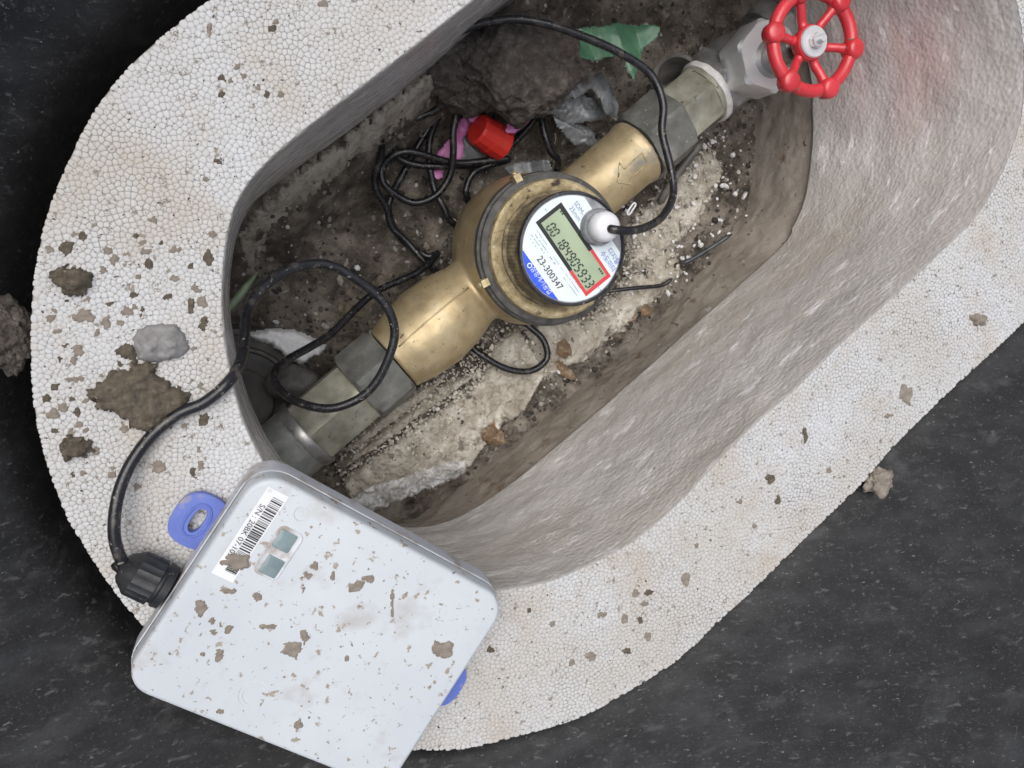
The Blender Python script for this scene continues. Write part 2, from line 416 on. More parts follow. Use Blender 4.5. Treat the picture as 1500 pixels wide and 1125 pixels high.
M_CAPR = pm('grey_clear_ring', [(.3, g(.16, .165, .18)), (.7, g(.34, .35, .37))], 120, rough=(.25, .45))
M_DIAL = flat('dial_print_white', (.70, .77, .78), .28)
M_BLUE = pm('dial_print_blue', [(.3, g(.03, .08, .66)), (.7, g(.04, .11, .75))], 80, rough=(.25, .35))
M_INK = flat('print_black', (.015, .016, .018), .35)
M_INKG = flat('print_grey_blue', (.22, .27, .42), .35)
M_INKB = flat('print_blue', (.07, .13, .5), .35)
M_INKW = flat('print_white', (.75, .82, .9), .35)
M_REDP = flat('print_red', (.62, .05, .06), .35)
M_LCD = pm('lcd_glass', [(.3, g(.33, .405, .27)), (.7, g(.40, .475, .33))], 30, rough=(.12, .2))
M_SEG = flat('lcd_segment', (.035, .055, .045), .3)
M_BOX = pm('white_box_plastic', [(.3, g(.47, .505, .54)), (.7, g(.53, .56, .585))], 12, rough=(.34, .5), bump=(300, .06, .0006),
           spots=[(26, .58, .72, g(.42, .415, .41)), (150, .62, .66, g(.30, .26, .215)), (90, .65, .68, g(.30, .255, .21)), (300, .67, .70, g(.09, .08, .07))])
M_BOXS = pm('box_side_plastic', [(.3, g(.52, .535, .57)), (.7, g(.60, .615, .65))], 40, rough=(.55, .7), spec=.3, spots=[(45, .50, .62, g(.36, .325, .29))])
M_TABB = pm('blue_tab_plastic', [(.3, g(.085, .125, .42)), (.7, g(.12, .175, .50))], 60, rough=(.35, .5), spots=[(60, .62, .7, g(.3, .27, .3))])
M_LABEL = pm('paper_label', [(.3, g(.66, .68, .70)), (.7, g(.72, .73, .74))], 80, rough=(.4, .5), spots=[(90, .62, .67, g(.45, .4, .34))])
M_WINDOW = pm('sensor_window', [(.3, g(.13, .19, .20)), (.7, g(.24, .30, .31))], 70, rough=(.1, .2))
M_GLAND = pm('black_gland', [(.3, g(.011, .012, .013)), (.7, g(.03, .031, .034))], 120, rough=(.35, .55), bump=(400, .3, .0006), spots=[(220, .67, .71, g(.3, .28, .25))])
M_LEAF = pm('ivy_leaf', [(.3, g(.035, .10, .055)), (.55, g(.075, .18, .105)), (.8, g(.22, .34, .25))], 45, rough=(.3, .5), bump=(160, .4, .001), spots=[(34, .6, .68, g(.25, .36, .27))])
M_PINK = pm('pink_foil', [(.3, g(.55, .14, .40)), (.7, g(.72, .27, .55))], 90, rough=(.3, .5), bump=(200, .3, .001))
M_FILM = pm('grey_film', [(.3, g(.07, .075, .078)), (.6, g(.17, .18, .185)), (.8, g(.33, .35, .37))], 45, rough=(.18, .4), bump=(90, .5, .003))
M_CLEAR = pm('clear_film', [(.4, g(.42, .42, .40)), (.6, g(.80, .81, .82))], 60, rough=(.04, .12), bump=(70, 1., .012), spec=1., trans=.62)
M_RUBBER = pm('old_black_rubber', [(.3, g(.04, .038, .035)), (.6, g(.085, .08, .073)), (.8, g(.18, .165, .145))], 50, rough=(.45, .7), bump=(300, .4, .001))
M_GRASS = pm('grass_blade', [(.3, g(.17, .25, .14)), (.7, g(.36, .43, .30))], 120, rough=(.4, .6))
M_DRYLEAF = pm('dry_leaf', [(.3, g(.09, .055, .03)), (.55, g(.20, .135, .08)), (.8, g(.40, .35, .27))], 260, rough=(.5, .8), bump=(300, .6, .001))
M_STICK = pm('dark_stick', [(.3, g(.02, .022, .026)), (.7, g(.07, .075, .085))], 120, rough=(.25, .45))
M_STUB = pm('brown_fitting', [(.3, g(.12, .10, .07)), (.7, g(.28, .24, .18))], 90, rough=(.5, .7), metal=.2)
M_PIPE = pm('grey_pipe', [(.3, g(.06, .056, .05)), (.6, g(.125, .12, .11)), (.8, g(.25, .24, .225))], 60, rough=(.35, .6), bump=(300, .3, .001))

# ------------------------------------------------------------------ the foam insert
IN_PX = [(697, -2), (640, 43), (560, 105), (450, 188), (385, 245), (350, 292), (334, 345), (326, 420), (328, 480), (339, 550), (355, 610), (382, 668), (430, 735),
         (500, 795), (580, 838), (660, 861), (740, 863), (800, 852), (840, 837), (883, 817), (920, 797), (960, 767), (1007, 723), (1040, 687), (1103, 623), (1167, 567),
         (1227, 507), (1283, 457), (1327, 417), (1385, 362), (1427, 320), (1460, 267), (1483, 213), (1497, 160), (1499, 70), (1482, -20), (1440, -110), (1370, -190),
         (1270, -245), (1150, -262), (1020, -232), (900, -160), (800, -83)]
OUT_PX = [(305, -3), (253, 37), (190, 92), (130, 170), (73, 293), (52, 375), (43, 450), (43, 550), (50, 617), (67, 683), (95, 758), (152, 850), (208, 919), (300, 1003),
          (400, 1062), (520, 1096), (630, 1101), (680, 1099), (750, 1083), (850, 1053), (917, 1017), (997, 966), (1050, 915), (1110, 860), (1180, 790), (1263, 710), (1310, 655),
          (1397, 570), (1497, 477), (1580, 390), (1660, 260), (1700, 80), (1680, -140), (1580, -310), (1400, -410), (1150, -430), (900, -360), (700, -260), (500, -135)]
NL = 900
def loop_at(px, z, n=NL, c=None):
    P = catmull([at(x, y, z) for x, y in px], 24, True)
    c = c or CEN
    A = np.array([math.atan2(p.y-c.y, p.x-c.x) for p in P]); Rr = np.array([math.hypot(p.x-c.x, p.y-c.y) for p in P])
    o = np.argsort(A); A = A[o]; Rr = Rr[o]
    A = np.concatenate([A-2*math.pi, A, A+2*math.pi]); Rr = np.concatenate([Rr, Rr, Rr])
    th = np.linspace(-math.pi, math.pi, n, endpoint=False); r = np.interp(th, A, Rr)
    return np.stack([c.x+r*np.cos(th), c.y+r*np.sin(th)], 1)
CEN = at(905, 300, 0)
L_IN = loop_at(IN_PX, 0); L_OUT = loop_at(OUT_PX, 0)

foam = thing('foam_insert', 'white polystyrene foam collar with oval opening, muddy inside, round the meter pit', 'foam insert', (CEN.x, CEN.y, 0))
ZT = -.00045
def shrink(L, k): return CEN_A+(L-CEN_A)*k
CEN_A = np.array([CEN.x, CEN.y])
def offs(L, d):
    T = np.roll(L, -1, 0)-np.roll(L, 1, 0); T /= np.linalg.norm(T, axis=1)[:, None]
    return L+np.stack([T[:, 1], -T[:, 0]], 1)*d      # outward for counter-clockwise loops
# block: outer wall, top sheet, underside
TF = .185
rows = [(offs(L_OUT, -.014), -TF), (offs(L_OUT, -.002), -.03), (offs(L_OUT, -.0002), -.006), (offs(L_OUT, -.0007), -.0022), (offs(L_OUT, -.0016), -.0006), (offs(L_OUT, -.003), ZT), (offs(L_IN, .0022), ZT), (offs(L_IN, .0008), ZT-.0002), (offs(L_IN, -.0002), ZT-.0014)]
V = [];  Fc = []
for L_, z in rows: V += [(p[0], p[1], z) for p in L_]
for i in range(len(rows)-1):
    for k in range(NL):
        k2 = (k+1) % NL; Fc.append((i*NL+k, i*NL+k2, (i+1)*NL+k2, (i+1)*NL+k))
mk('block', V, Fc, M_FOAM, foam, True, 40)

# inner wall: a fine sheet with real unevenness
LOW_PX = [(1187, 110), (1190, 160), (1190, 217), (1180, 287), (1163, 330), (1143, 363), (1030, 465), (913, 570), (820, 650), (733, 720), (660, 762), (590, 772), (500, 745), (430, 690), (385, 630),
          (357, 560), (340, 480), (336, 420), (346, 350), (366, 305), (410, 265), (480, 215), (580, 140), (690, 50), (790, -25), (880, -80), (1000, -110), (1100, -90), (1160, -20)]
L_LOW = loop_at(LOW_PX, -TF)
MR = 120
arc = np.concatenate([[0], np.cumsum(np.linalg.norm(np.diff(L_IN, axis=0), axis=1))])
V = []; UV = []
for j in range(MR+1):
    t = j/MR; e = t
    base = L_IN*(1-e)+L_LOW*e
    for k in range(NL):
        a = arc[k] if k < len(arc) else 0
        d = TF*t
        p = Vector((a*22, d*70, 0))
        # seamless enough: sample in 3-D
        q = Vector((base[k, 0], base[k, 1], -d))
        fade = min(1, t*10)*min(1, (1-t)*12+.25)
        h = .0014*mnoise.fractal(q*30, 1., 2, 3)+.0001*mnoise.noise(Vector((q.x*150, q.y*150, q.z*260)))
        rdir = base[k]-CEN_A; rdir = rdir/np.linalg.norm(rdir)
        edge = .0016*math.exp(-t*40)
        V.append((base[k, 0]+rdir[0]*(h*fade+edge*0), base[k, 1]+rdir[1]*(h*fade), ZT-d*1.0+(-.0004)))
        UV.append((a, d))
Fc = []
for j in range(MR):
    for k in range(NL):
        k2 = (k+1) % NL; Fc.append((j*NL+k2, j*NL+k, (j+1)*NL+k, (j+1)*NL+k2))
# underside lip back to the block
b0 = MR*NL; b1 = len(V)
for k in range(NL):
    o_ = offs(L_LOW, .05)[k] if k == 0 else None
LB = offs(L_LOW, .05)
V += [(p[0], p[1], -TF-.001) for p in LB]; UV += [(0, 0)]*NL
for k in range(NL):
    k2 = (k+1) % NL; Fc.append((b0+k2, b0+k, b1+k, b1+k2))
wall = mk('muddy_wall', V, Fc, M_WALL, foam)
uvl = wall.data.uv_layers.new(name='UVMap')
vi = np.zeros(len(wall.data.loops), int); wall.data.loops.foreach_get('vertex_index', vi)
uvl.data.foreach_set('uv', np.array(UV)[vi].ravel())

# beads of the top face
def scatter(poly_out, poly_in, rmin, tries):
    lo = poly_out.min(0); hi = poly_out.max(0); cs = rmin/math.sqrt(2)
    P = lo+rng.random((tries, 2))*(hi-lo)
    so = poly_out[::6]; si = poly_in[::6]
    ok = inside(so, P[:, 0], P[:, 1]) & ~inside(si, P[:, 0], P[:, 1]); P = P[ok]
    G = {}; out = []; r2 = rmin*rmin
    for x, y in P.tolist():
        gx = int(x/cs); gy = int(y/cs); good = True
        for a in range(gx-2, gx+3):
            for b_ in range(gy-2, gy+3):
                q = G.get((a, b_))
                if q and (q[0]-x)**2+(q[1]-y)**2 < r2: good = False; break
            if not good: break
        if good: G[(gx, gy)] = (x, y); out.append((x, y))
    return np.array(out)
SP = .00225
PB = scatter(offs(L_OUT, -.0024), offs(L_IN, .0018), SP, 600000)
# let the beads push each other into an even packing, then size each by its neighbours
from mathutils.kdtree import KDTree
PB0 = PB.copy()
for it in range(4):
    kd = KDTree(len(PB))
    for i, (x, y) in enumerate(PB.tolist()): kd.insert((x, y, 0), i)
    kd.balance(); mv = np.zeros_like(PB); nnd = np.zeros(len(PB))
    for i, (x, y) in enumerate(PB.tolist()):
        ds = 0
        for co, j, d in kd.find_n((x, y, 0), 7):
            if j == i or d == 0: continue
            ds += d; f = max(0, 1.32*SP-d)*.3/d; mv[i, 0] += (x-co[0])*f; mv[i, 1] += (y-co[1])*f
        nnd[i] = min(ds/6, SP*1.45)
    if it < 3:
        PB = PB+mv
        bad = ~(inside(offs(L_OUT, -.0022)[::6], PB[:, 0], PB[:, 1]) & ~inside(offs(L_IN, .0016)[::6], PB[:, 0], PB[:, 1])); PB[bad] = PB0[bad]
# each bead fills its own cell: half way to every neighbour, pillowed, lower at the joint
NA = 12; KN = 10
kd = KDTree(len(PB))
for i, (x, y) in enumerate(PB.tolist()): kd.insert((x, y, 0), i)
kd.balance()
NB = np.zeros((len(PB), KN, 2))
for i, (x, y) in enumerate(PB.tolist()):
    fn = kd.find_n((x, y, 0), KN+1)
    NB[i] = [(c[0]-x, c[1]-y) for c, jj, d in fn if jj != i][:KN]
nd = np.hypot(NB[..., 0], NB[..., 1]); npy = np.arctan2(NB[..., 1], NB[..., 0])
ph0 = rng.random(len(PB))*6.283
TH = ph0[:, None]+np.arange(NA)[None]*2*math.pi/NA
cosv = np.cos(TH[:, None, :]-npy[:, :, None])
RB = np.where(cosv > .08, (nd/2)[:, :, None]/np.maximum(cosv, .08), 1.).min(1)
RB = np.minimum(RB, .0026)
PO = offs(L_OUT, -.0006)[::5]; PI_ = offs(L_IN, .0004)[::5]
near = np.nonzero((dist_edge(PO, PB[:, 0], PB[:, 1]) < .0045) | (dist_edge(PI_, PB[:, 0], PB[:, 1]) < .0045))[0]
for _ in range(5):      # trim the outermost cells to the block's edge
    EX = PB[near, 0][:, None]+np.cos(TH[near])*RB[near]; EY = PB[near, 1][:, None]+np.sin(TH[near])*RB[near]
    out_ = ~(inside(PO, EX, EY) & ~inside(PI_, EX, EY)); RB[near] = np.where(out_, RB[near]*.82, RB[near])
nnd = RB.mean(1)*2
def cell_verts(i, z0, tx, ty, ox=0., oy=0.):
    x, y = PB[i, 0]-ox, PB[i, 1]-oy; v = [(x, y, z0)]; h = .00027*nnd[i]/.004
    for f in (.80, 1.0):
        for k in range(NA):
            dx = math.cos(TH[i, k])*RB[i, k]*f; dy = math.sin(TH[i, k])*RB[i, k]*f
            v.append((x+dx, y+dy, z0-h*(.42 if f < 1 else 1.25)+tx*dx+ty*dy))
    return v
cap_f = [(0, 1+k, 1+(k+1) % NA) for k in range(NA)]+[(1+k, 1+NA+k, 1+NA+(k+1) % NA, 1+(k+1) % NA) for k in range(NA)]
cap_r = [0]+[.8]*NA+[1.]*NA
# the 300 that show largest: near the camera, inside the frame
def proj(p):
    q = R3.transposed() @ (Vector(p)-Vector((0, 0, H)))
    return 750+F*q.x/-q.z, 562.5-F*q.y/-q.z, -q.z
score = []
for i, (x, y) in enumerate(PB.tolist()):
    px, py, dd = proj((x, y, 0))
    vis = 5 < px < 1495 and 5 < py < 1120 and not (210 < px < 740 and 670 < py)
    score.append(nnd[i]/dd if vis else 0)
big = set(np.argsort(score)[-300:].tolist())
V = []; Fc = []; CO = []
for i, (x, y) in enumerate(PB.tolist()):
    z0 = .0002+random.gauss(0, .00005); tx, ty = random.gauss(0, .035), random.gauss(0, .035); rr = random.random()**2
    if i in big:
        um = bpy.data.meshes.new('bead'); um.from_pydata(cell_verts(i, 0, tx, ty, x, y), [], cap_f); um.polygons.foreach_set('use_smooth', [True]*len(um.polygons))
        ca = um.color_attributes.new('rad', 'FLOAT_COLOR', 'POINT'); ca.data.foreach_set('color', np.array([(r, rr, 0, 1) for r in cap_r]).ravel()); um.materials.append(M_BEAD)
        o = bpy.data.objects.new('bead', um); COL.objects.link(o); o.parent = foam; o.location = (x-CEN.x, y-CEN.y, z0)
        continue
    b_ = len(V); V += cell_verts(i, z0, tx, ty)
    Fc += [tuple(q+b_ for q in f) for f in cap_f]; CO += [(r, rr, 0, 1) for r in cap_r]
me = bpy.data.meshes.new('foam_beads'); me.from_pydata(V, [], Fc); me.update()
ca = me.color_attributes.new('rad', 'FLOAT_COLOR', 'POINT'); ca.data.foreach_set('color', np.array(CO).ravel())
o = mko('foam_beads', me, M_BEAD, foam); o['kind'] = 'stuff'

# ------------------------------------------------------------------ black plastic tub round the foam
V = []; Fc = []
prof = []
th = np.linspace(-math.pi, math.pi, NL, endpoint=False)
def gapw(k):   # the gap is wide on the left, tight on the lower right
    p = L_OUT[k]-CEN_A; a = math.atan2(p[1], p[0])
    return .006+.016*max(0, math.cos(a-math.radians(178)))**2
GW = np.array([gapw(k) for k in range(NL)])
NRM = offs(L_OUT, 1.0)-L_OUT
# smooth outward directions so that the far rows never cross
for _ in range(60): NRM = (np.roll(NRM, 1, 0)+np.roll(NRM, -1, 0)+NRM)/3
NRM /= np.linalg.norm(NRM, axis=1)[:, None]
rowsT = [(-.02, -.19), (-.004, -.10), (.0, -.05), (.0015, -.030), (.005, -.020), (.011, -.0145), (.03, -.0085), (.06, -.001), (.10, .0095), (.15, .022), (.21, .038), (.28, .056), (.36, .078), (.37, .084), (.375, .12)]
for d, z in rowsT:
    for k in range(NL):
        dd = d+GW[k]
        p = L_OUT[k]+NRM[k]*dd
        steep = 1+2.2*max(0, math.cos(th[k]-math.radians(170)))**2
        zz = z if z < -.012 else -.0145+(z+.0145)*steep
        zz += .0022*mnoise.fractal(Vector((p[0], p[1], 0))*16, 1, 2, 3)*min(1, max(0, d*40))
        V.append((p[0], p[1], zz))
for i in range(len(rowsT)-1):
    for k in range(NL):
        k2 = (k+1) % NL; Fc.append((i*NL+k, i*NL+k2, (i+1)*NL+k2, (i+1)*NL+k))
o = mk('plastic_tub', V, Fc, M_TUB); recenter(o, (CEN.x, CEN.y, -.19))
tag(o, 'scuffed black plastic meter tub surrounding the white foam collar', 'meter box')

# ground under and around everything
mk('ground', [(-4, -4, -.34), (4, -4, -.34), (4, 4, -.34), (-4, 4, -.34)], [(0, 1, 2, 3)], M_SOIL)['kind'] = 'structure'

# ------------------------------------------------------------------ soil floor of the pit
A0 = at(380, 330, -.2); A1 = at(640, 115, -.2)
bd = Vector((A1.x-A0.x, A1.y-A0.y)).normalized(); bn = Vector((-bd.y, bd.x))      # towards the NW wall
def sstep(a, b, x):
    t = min(1, max(0, (x-a)/(b-a))); return t*t*(3-2*t)
def soil_z(x, y, fine=True):
    d = (x-A0.x)*bn.x+(y-A0.y)*bn.y
    z = -.268+.085*sstep(-.045, .012, d)
    p = Vector((x, y, 0))
    z += .006*mnoise.fractal(p*18, .9, 2, 3)
    if fine: z += .0055*mnoise.fractal(p*60, .75, 2, 4)
    return z
st = .0022
lo = L_LOW.min(0)-.05; hi = L_LOW.max(0)+.05
nx = int((hi[0]-lo[0])/st); ny = int((hi[1]-lo[1])/st)
V = [(lo[0]+i*st, lo[1]+j*st, soil_z(lo[0]+i*st, lo[1]+j*st)) for i in range(nx) for j in range(ny)]
Fc = [(i*ny+j, (i+1)*ny+j, (i+1)*ny+j+1, i*ny+j+1) for i in range(nx-1) for j in range(ny-1)]
mk('soil', V, Fc, M_SOIL)['kind'] = 'structure'

# lower liner on the open side (smooth, mud-brown)
LIN_PX_T = LOW_PX
V = []; UV = []
L_LT = offs(L_LOW, .004)
FOOT_PX = [(1085, 130), (1090, 190), (1085, 250), (1075, 305), (1030, 370), (933, 497), (850, 560), (767, 625), (690, 690), (620, 745), (560, 765), (480, 735), (420, 690), (380, 640),
           (355, 560), (340, 480), (338, 420), (350, 350), (375, 310), (430, 270), (500, 215), (600, 140), (700, 60), (790, -10), (880, -60), (980, -70), (1050, -30), (1080, 50)]
L_FT = loop_at(FOOT_PX, -.285)
MRL = 40
for j in range(MRL+1):
    t = j/MRL; z = -TF-.0005-t*.10
    for k in range(NL):
        s_ = t**.8
        q = L_LT[k]*(1-s_)+L_FT[k]*s_
        dirv = q-CEN_A; dirv = dirv/np.linalg.norm(dirv)
        h = .0022*mnoise.fractal(Vector((q[0], q[1], z))*35, .9, 2, 4)
        V.append((q[0]+dirv[0]*h, q[1]+dirv[1]*h, z))
Fc = []
kk = [k for k in range(NL) if -2.35 < th[k] < 1.0]
for j in range(MRL):
    for a, b_ in zip(kk[:-1], kk[1:]):
        Fc.append((j*NL+b_, j*NL+a, (j+1)*NL+a, (j+1)*NL+b_))
o = mk('pit_liner', V, Fc, M_LINER)
bm = bmesh.new(); bm.from_mesh(o.data); bmesh.ops.delete(bm, geom=[v for v in bm.verts if not v.link_faces], context='VERTS'); bm.to_mesh(o.data); bm.free()
recenter(o, (CEN.x, CEN.y, -.285)); tag(o, 'smooth mud-brown lower wall below the foam along the right side of the pit', 'pit wall')

# ------------------------------------------------------------------ pipe line: axis and meter centre
AXZ = -.200
Pa = at(555, 545, AXZ); Pb = at(935, 220, AXZ)
AX = (Pb-Pa).normalized(); SIDE = Vector((0, 0, 1)).cross(AX)
ZD = -.090                                     # dial height
DC = at(839, 365, ZD)                          # dial centre
s0 = (DC-Pa).dot(AX); MC = Pa+AX*s0; MC.z = AXZ
MX = Vector((DC.x, DC.y, AXZ))
def S(px, py): return (at(px, py, AXZ)-MX).dot(AX)
OX = MC                                        # a point on the axis below the dial
S0 = lambda px, py: (at(px, py, AXZ)-OX).dot(AX)

meter = thing('water_meter', 'brass water meter with round digital dial reading 00184905933', 'water meter', (DC.x, DC.y, soil_z(DC.x, DC.y)))
# casting: bowl and two barrels melted together
sa = S0(574, 524); sb = S0(935, 224)
bowl = lathe_geo([(-.062, .030), (-.058, .046), (-.045, .060), (-.02, .0665), (.005, .068), (.025, .066), (.04, .0635), (.053, .0615), (.066, .059), (.070, .055)], (DC.x, DC.y, AXZ), (0, 0, 1), 64)
bar1 = lathe_geo([(sa, .0315), (sa+.004, .032), (sa+.02, .0365), (sa+.045, .0395), (sa+.07, .0370), (sa+.09, .0315), (-.04, .033), (0, .03)], OX, AX, 64)
bar2 = lathe_geo([(0, .030), (.04, .0315), (.06, .0305), (sb-.045, .0303), (sb-.008, .0305), (sb-.006, .0322), (sb, .0322)], OX, AX, 64)
tmp = mk('body', *join_geo([bowl, bar1, bar2]))
md = tmp.modifiers.new('r', 'REMESH'); md.mode = 'VOXEL'; md.voxel_size = .0014
ms = tmp.modifiers.new('s', 'SMOOTH'); ms.factor = .5; ms.iterations = 14
dg = bpy.context.evaluated_depsgraph_get(); dg.update()
me = bpy.data.meshes.new_from_object(tmp.evaluated_get(dg)); bpy.data.objects.remove(tmp)
mko('body', me, M_BRASS, meter)
# cast seam line along the barrel and embossed arrow
def on_barrel(s, a, r):
    return OX+AX*s+(Vector((0, 0, 1))*math.cos(a)+SIDE*math.sin(a))*r
sA = S0(903, 262)
arrow = [(-.014, 0), (-.002, .012), (-.002, .0055), (.020, .0055), (.020, -.0055), (-.002, -.0055), (-.002, -.012)]
r_ = .0306; pts = [on_barrel(sA+x, y/r_-.12, r_) for x, y in arrow]; dense = []
for i in range(len(pts)):
    a_, b_ = arrow[i], arrow[(i+1) % len(arrow)]
    for k in range(6):
        t = k/6; dense.append(on_barrel(sA+a_[0]*(1-t)+b_[0]*t, (a_[1]*(1-t)+b_[1]*t)/r_-.12, r_))
dense.append(dense[0])
mk('flow_arrow', *tube_geo(dense, .0007, 6), M_BRASSD, meter)
seam = [on_barrel(sa+.01+(.078)*k/12, .35, [.0342, .0357, .0369, .0379, .0388, .0393, .0393, .0389, .0381, .0372, .0359, .0345, .033][k]-.0004) for k in range(13)]
mk('casting_seam', *tube_geo(seam, .0008, 6), M_BRASS, meter)

C0 = (DC.x, DC.y, 0)
zr = -.1285
mk('seam_ring', *lathe_geo([(zr-.020, .050), (zr-.020, .0630), (zr-.016, .0645), (zr-.012, .0635), (zr-.0115, .0605), (zr-.0085, .0605), (zr-.008, .062), (zr-.004, .062), (zr-.003, .0605), (zr-.003, .050)], C0, (0, 0, 1), 96, closed=True), M_DGREY, meter, True, 35)
mk('top_ring', *lathe_geo([(zr-.006, .040), (zr-.006, .0560), (zr-.001, .0572), (zr+.004, .0560), (zr+.0055, .054), (zr+.0045, .0485), (zr+.002, .046), (zr, .040)], C0, (0, 0, 1), 96, closed=True), M_BRASSD, meter, True, 35)
# register: knurled side, bezel, dial
mk('register_side', *lathe_geo([(zr-.002, .0468), (zr+.006, .0468), (zr+.0075, .0445), (ZD-.010, .0432), (ZD-.006, .0436), (ZD-.004, .0436)], C0, (0, 0, 1), 180,
   lambda i, a, r: r+(.0003 if int(round(a/(2*math.pi)*180)) % 2 else -.0002)+.0006*math.sin(a*7+i)*math.sin(a*3)), M_KNURL, meter, False)
mk('bezel', *lathe_geo([(ZD-.005, .0425), (ZD-.005, .0441), (ZD-.001, .0443), (ZD+.0014, .0437), (ZD+.0016, .0425), (ZD+.0002, .0417), (ZD-.002, .0417)], C0, (0, 0, 1), 120, closed=True), M_GLAND, meter, True, 40)
DR = .0419
dial = mk('dial', *lathe_geo([(ZD-.006, DR), (ZD-.0012, DR)], C0, (0, 0, 1), 96), M_CAPR, meter, True, 40)
def D(px, py, lift=0.0): return at(px, py, ZD-.0010)+Vector((0, 0, lift))
def clip_disc(lines, R_):
    """polygon: disc about DC cut by half planes (p, n): keep (x-p).n<=0"""
    P = [Vector((DC.x+R_*math.cos(2*math.pi*k/160), DC.y+R_*math.sin(2*math.pi*k/160), ZD-.0010)) for k in range(160)]
    for p, n in lines:
        out = []
        for i in range(len(P)):
            a, b = P[i], P[(i+1) % len(P)]; da, db = (a-p).dot(n), (b-p).dot(n)
            if da <= 0: out.append(a)
            if (da < 0) != (db < 0) and da != db: out.append(a+(b-a)*(da/(da-db)))
        P = out
    return P
U = (D(894.6, 404.6)-D(821.6, 296.2)).normalized(); Vd = Vector((0, 0, 1)).cross(U)       # along the text / up of the text
c1 = D(855, 287); c2 = D(915, 381); n1 = Vector((0, 0, 1)).cross((c2-c1).normalized())
if (DC-c1).dot(n1) > 0: n1 = -n1
bl1 = D(767, 368); bl2 = D(821, 444); n2 = Vector((0, 0, 1)).cross((bl2-bl1).normalized())
if (DC-bl1).dot(n2) > 0: n2 = -n2
mk('dial_plate', *quad_on(clip_disc([(c1, n1), (bl1, n2)], DR-.0012), .0002), M_DIAL, dial, False)
mk('blue_band', *quad_on(clip_disc([(bl1, -n2)], DR-.0012), .0002), M_BLUE, dial, False)
# lcd
Lq = [D(784.3, 325.7), D(821.6, 296.2), D(894.6, 404.6), D(858.2, 434.2)]     # left, top, right, bottom corners
def lerp(a, b, t): return a+(b-a)*t
def lq(u, v):   # u along the text 0..1, v across from lower left edge to upper right edge
    return lerp(lerp(Lq[0], Lq[3], u), lerp(Lq[1], Lq[2], u), v)
BR = .66
mk('lcd_frame', *join_geo([quad_on([lq(0, 0), lq(BR, 0), lq(BR, .12), lq(.045, .12), lq(.045, .86), lq(.62, .86), lq(.62, 1), lq(0, 1)], .0005)]), M_INK, dial, False)
mk('lcd_red_frame', *quad_on([lq(BR, .0), lq(1, 0), lq(1, 1), lq(.62, 1), lq(.62, .9), lq(.955, .9), lq(.955, .10), lq(BR, .10)], .0005), M_REDP, dial, False)
lcd = mk('lcd_screen', *quad_on([lq(.045, .10), lq(.955, .10), lq(.955, .92), lq(.045, .92)], .00035), M_LCD, dial, False)
SEGM = {'a': ((0, 1), (1, 1)), 'b': ((1, 1), (1, .5)), 'c': ((1, .5), (1, 0)), 'd': ((0, 0), (1, 0)), 'e': ((0, .5), (0, 0)), 'f': ((0, 1), (0, .5)), 'g': ((0, .5), (1, .5))}
DIG = {'0': 'abcdef', '1': 'bc', '3': 'abgcd', '4': 'fgbc', '5': 'afgcd', '8': 'abcdefg', '9': 'abcdfg'}
hgt = .0074; wid = .0032
u0 = .115; du = .0745
for i, ch in enumerate('00184905933'):
    uu = u0+du*(i+(.35 if i >= 2 else 0)); o0 = lq(uu, .17)
    parts = []
    for sname in DIG[ch]:
        (x0, y0), (x1, y1) = SEGM[sname]
        sl_ = .12
        a_ = o0+U*(x0*wid+y0*hgt*sl_)+Vd*(y0*hgt); b_ = o0+U*(x1*wid+y1*hgt*sl_)+Vd*(y1*hgt)
        d_ = (b_-a_); L_ = d_.length; d_ = d_/L_; q_ = Vector((0, 0, 1)).cross(d_)*.00066; a_ = a_+d_*.00045; b_ = b_-d_*.00045
        parts.append(quad_on([a_-q_, b_-q_, b_+q_, a_+q_], .0006))
    mk('digit', *join_geo(parts), M_SEG, lcd, False)
sm = []
for uu, vv in ((.07, .80), (.10, .80)): sm.append(quad_on([lq(uu, vv), lq(uu+.018, vv), lq(uu+.018, vv+.06), lq(uu, vv+.06)], .0006))
for k in range(3): sm.append(quad_on([lq(.84+k*.03, .79), lq(.86+k*.03, .79), lq(.86+k*.03, .86), lq(.84+k*.03, .86)], .0006))
mk('lcd_symbols', *join_geo(sm), M_SEG, lcd, False)
def dtext(name, body, px, py, size, mat, sx=1.0):
    return mk(name, *text_geo(body, size, D(px, py), U, Vd, .0007, sx=sx), mat, dial, False)
dtext('serial_number', '23-300347', 805, 400, .0077, M_INK, .92)
dtext('maker_name', '삼성계기공업', 792.5, 411, .0056, M_INKW, .82)
mk('maker_mark', *tube_geo([D(775.5, 389)+Vector((.0017*math.cos(k*math.pi/8), .0017*math.sin(k*math.pi/8), .0006)) for k in range(17)], .0005, 6, False), M_INKW, dial)
dtext('model_text', 'SDM-', 848, 305, .0052, M_INKG); dtext('size_text', '25mm', 842, 313, .0052, M_INKG)
dtext('product_text', '디지털', 898, 375.5, .0054, M_INKB, .95); dtext('product_text', '수도미터', 890, 383, .0054, M_INKB, .95)
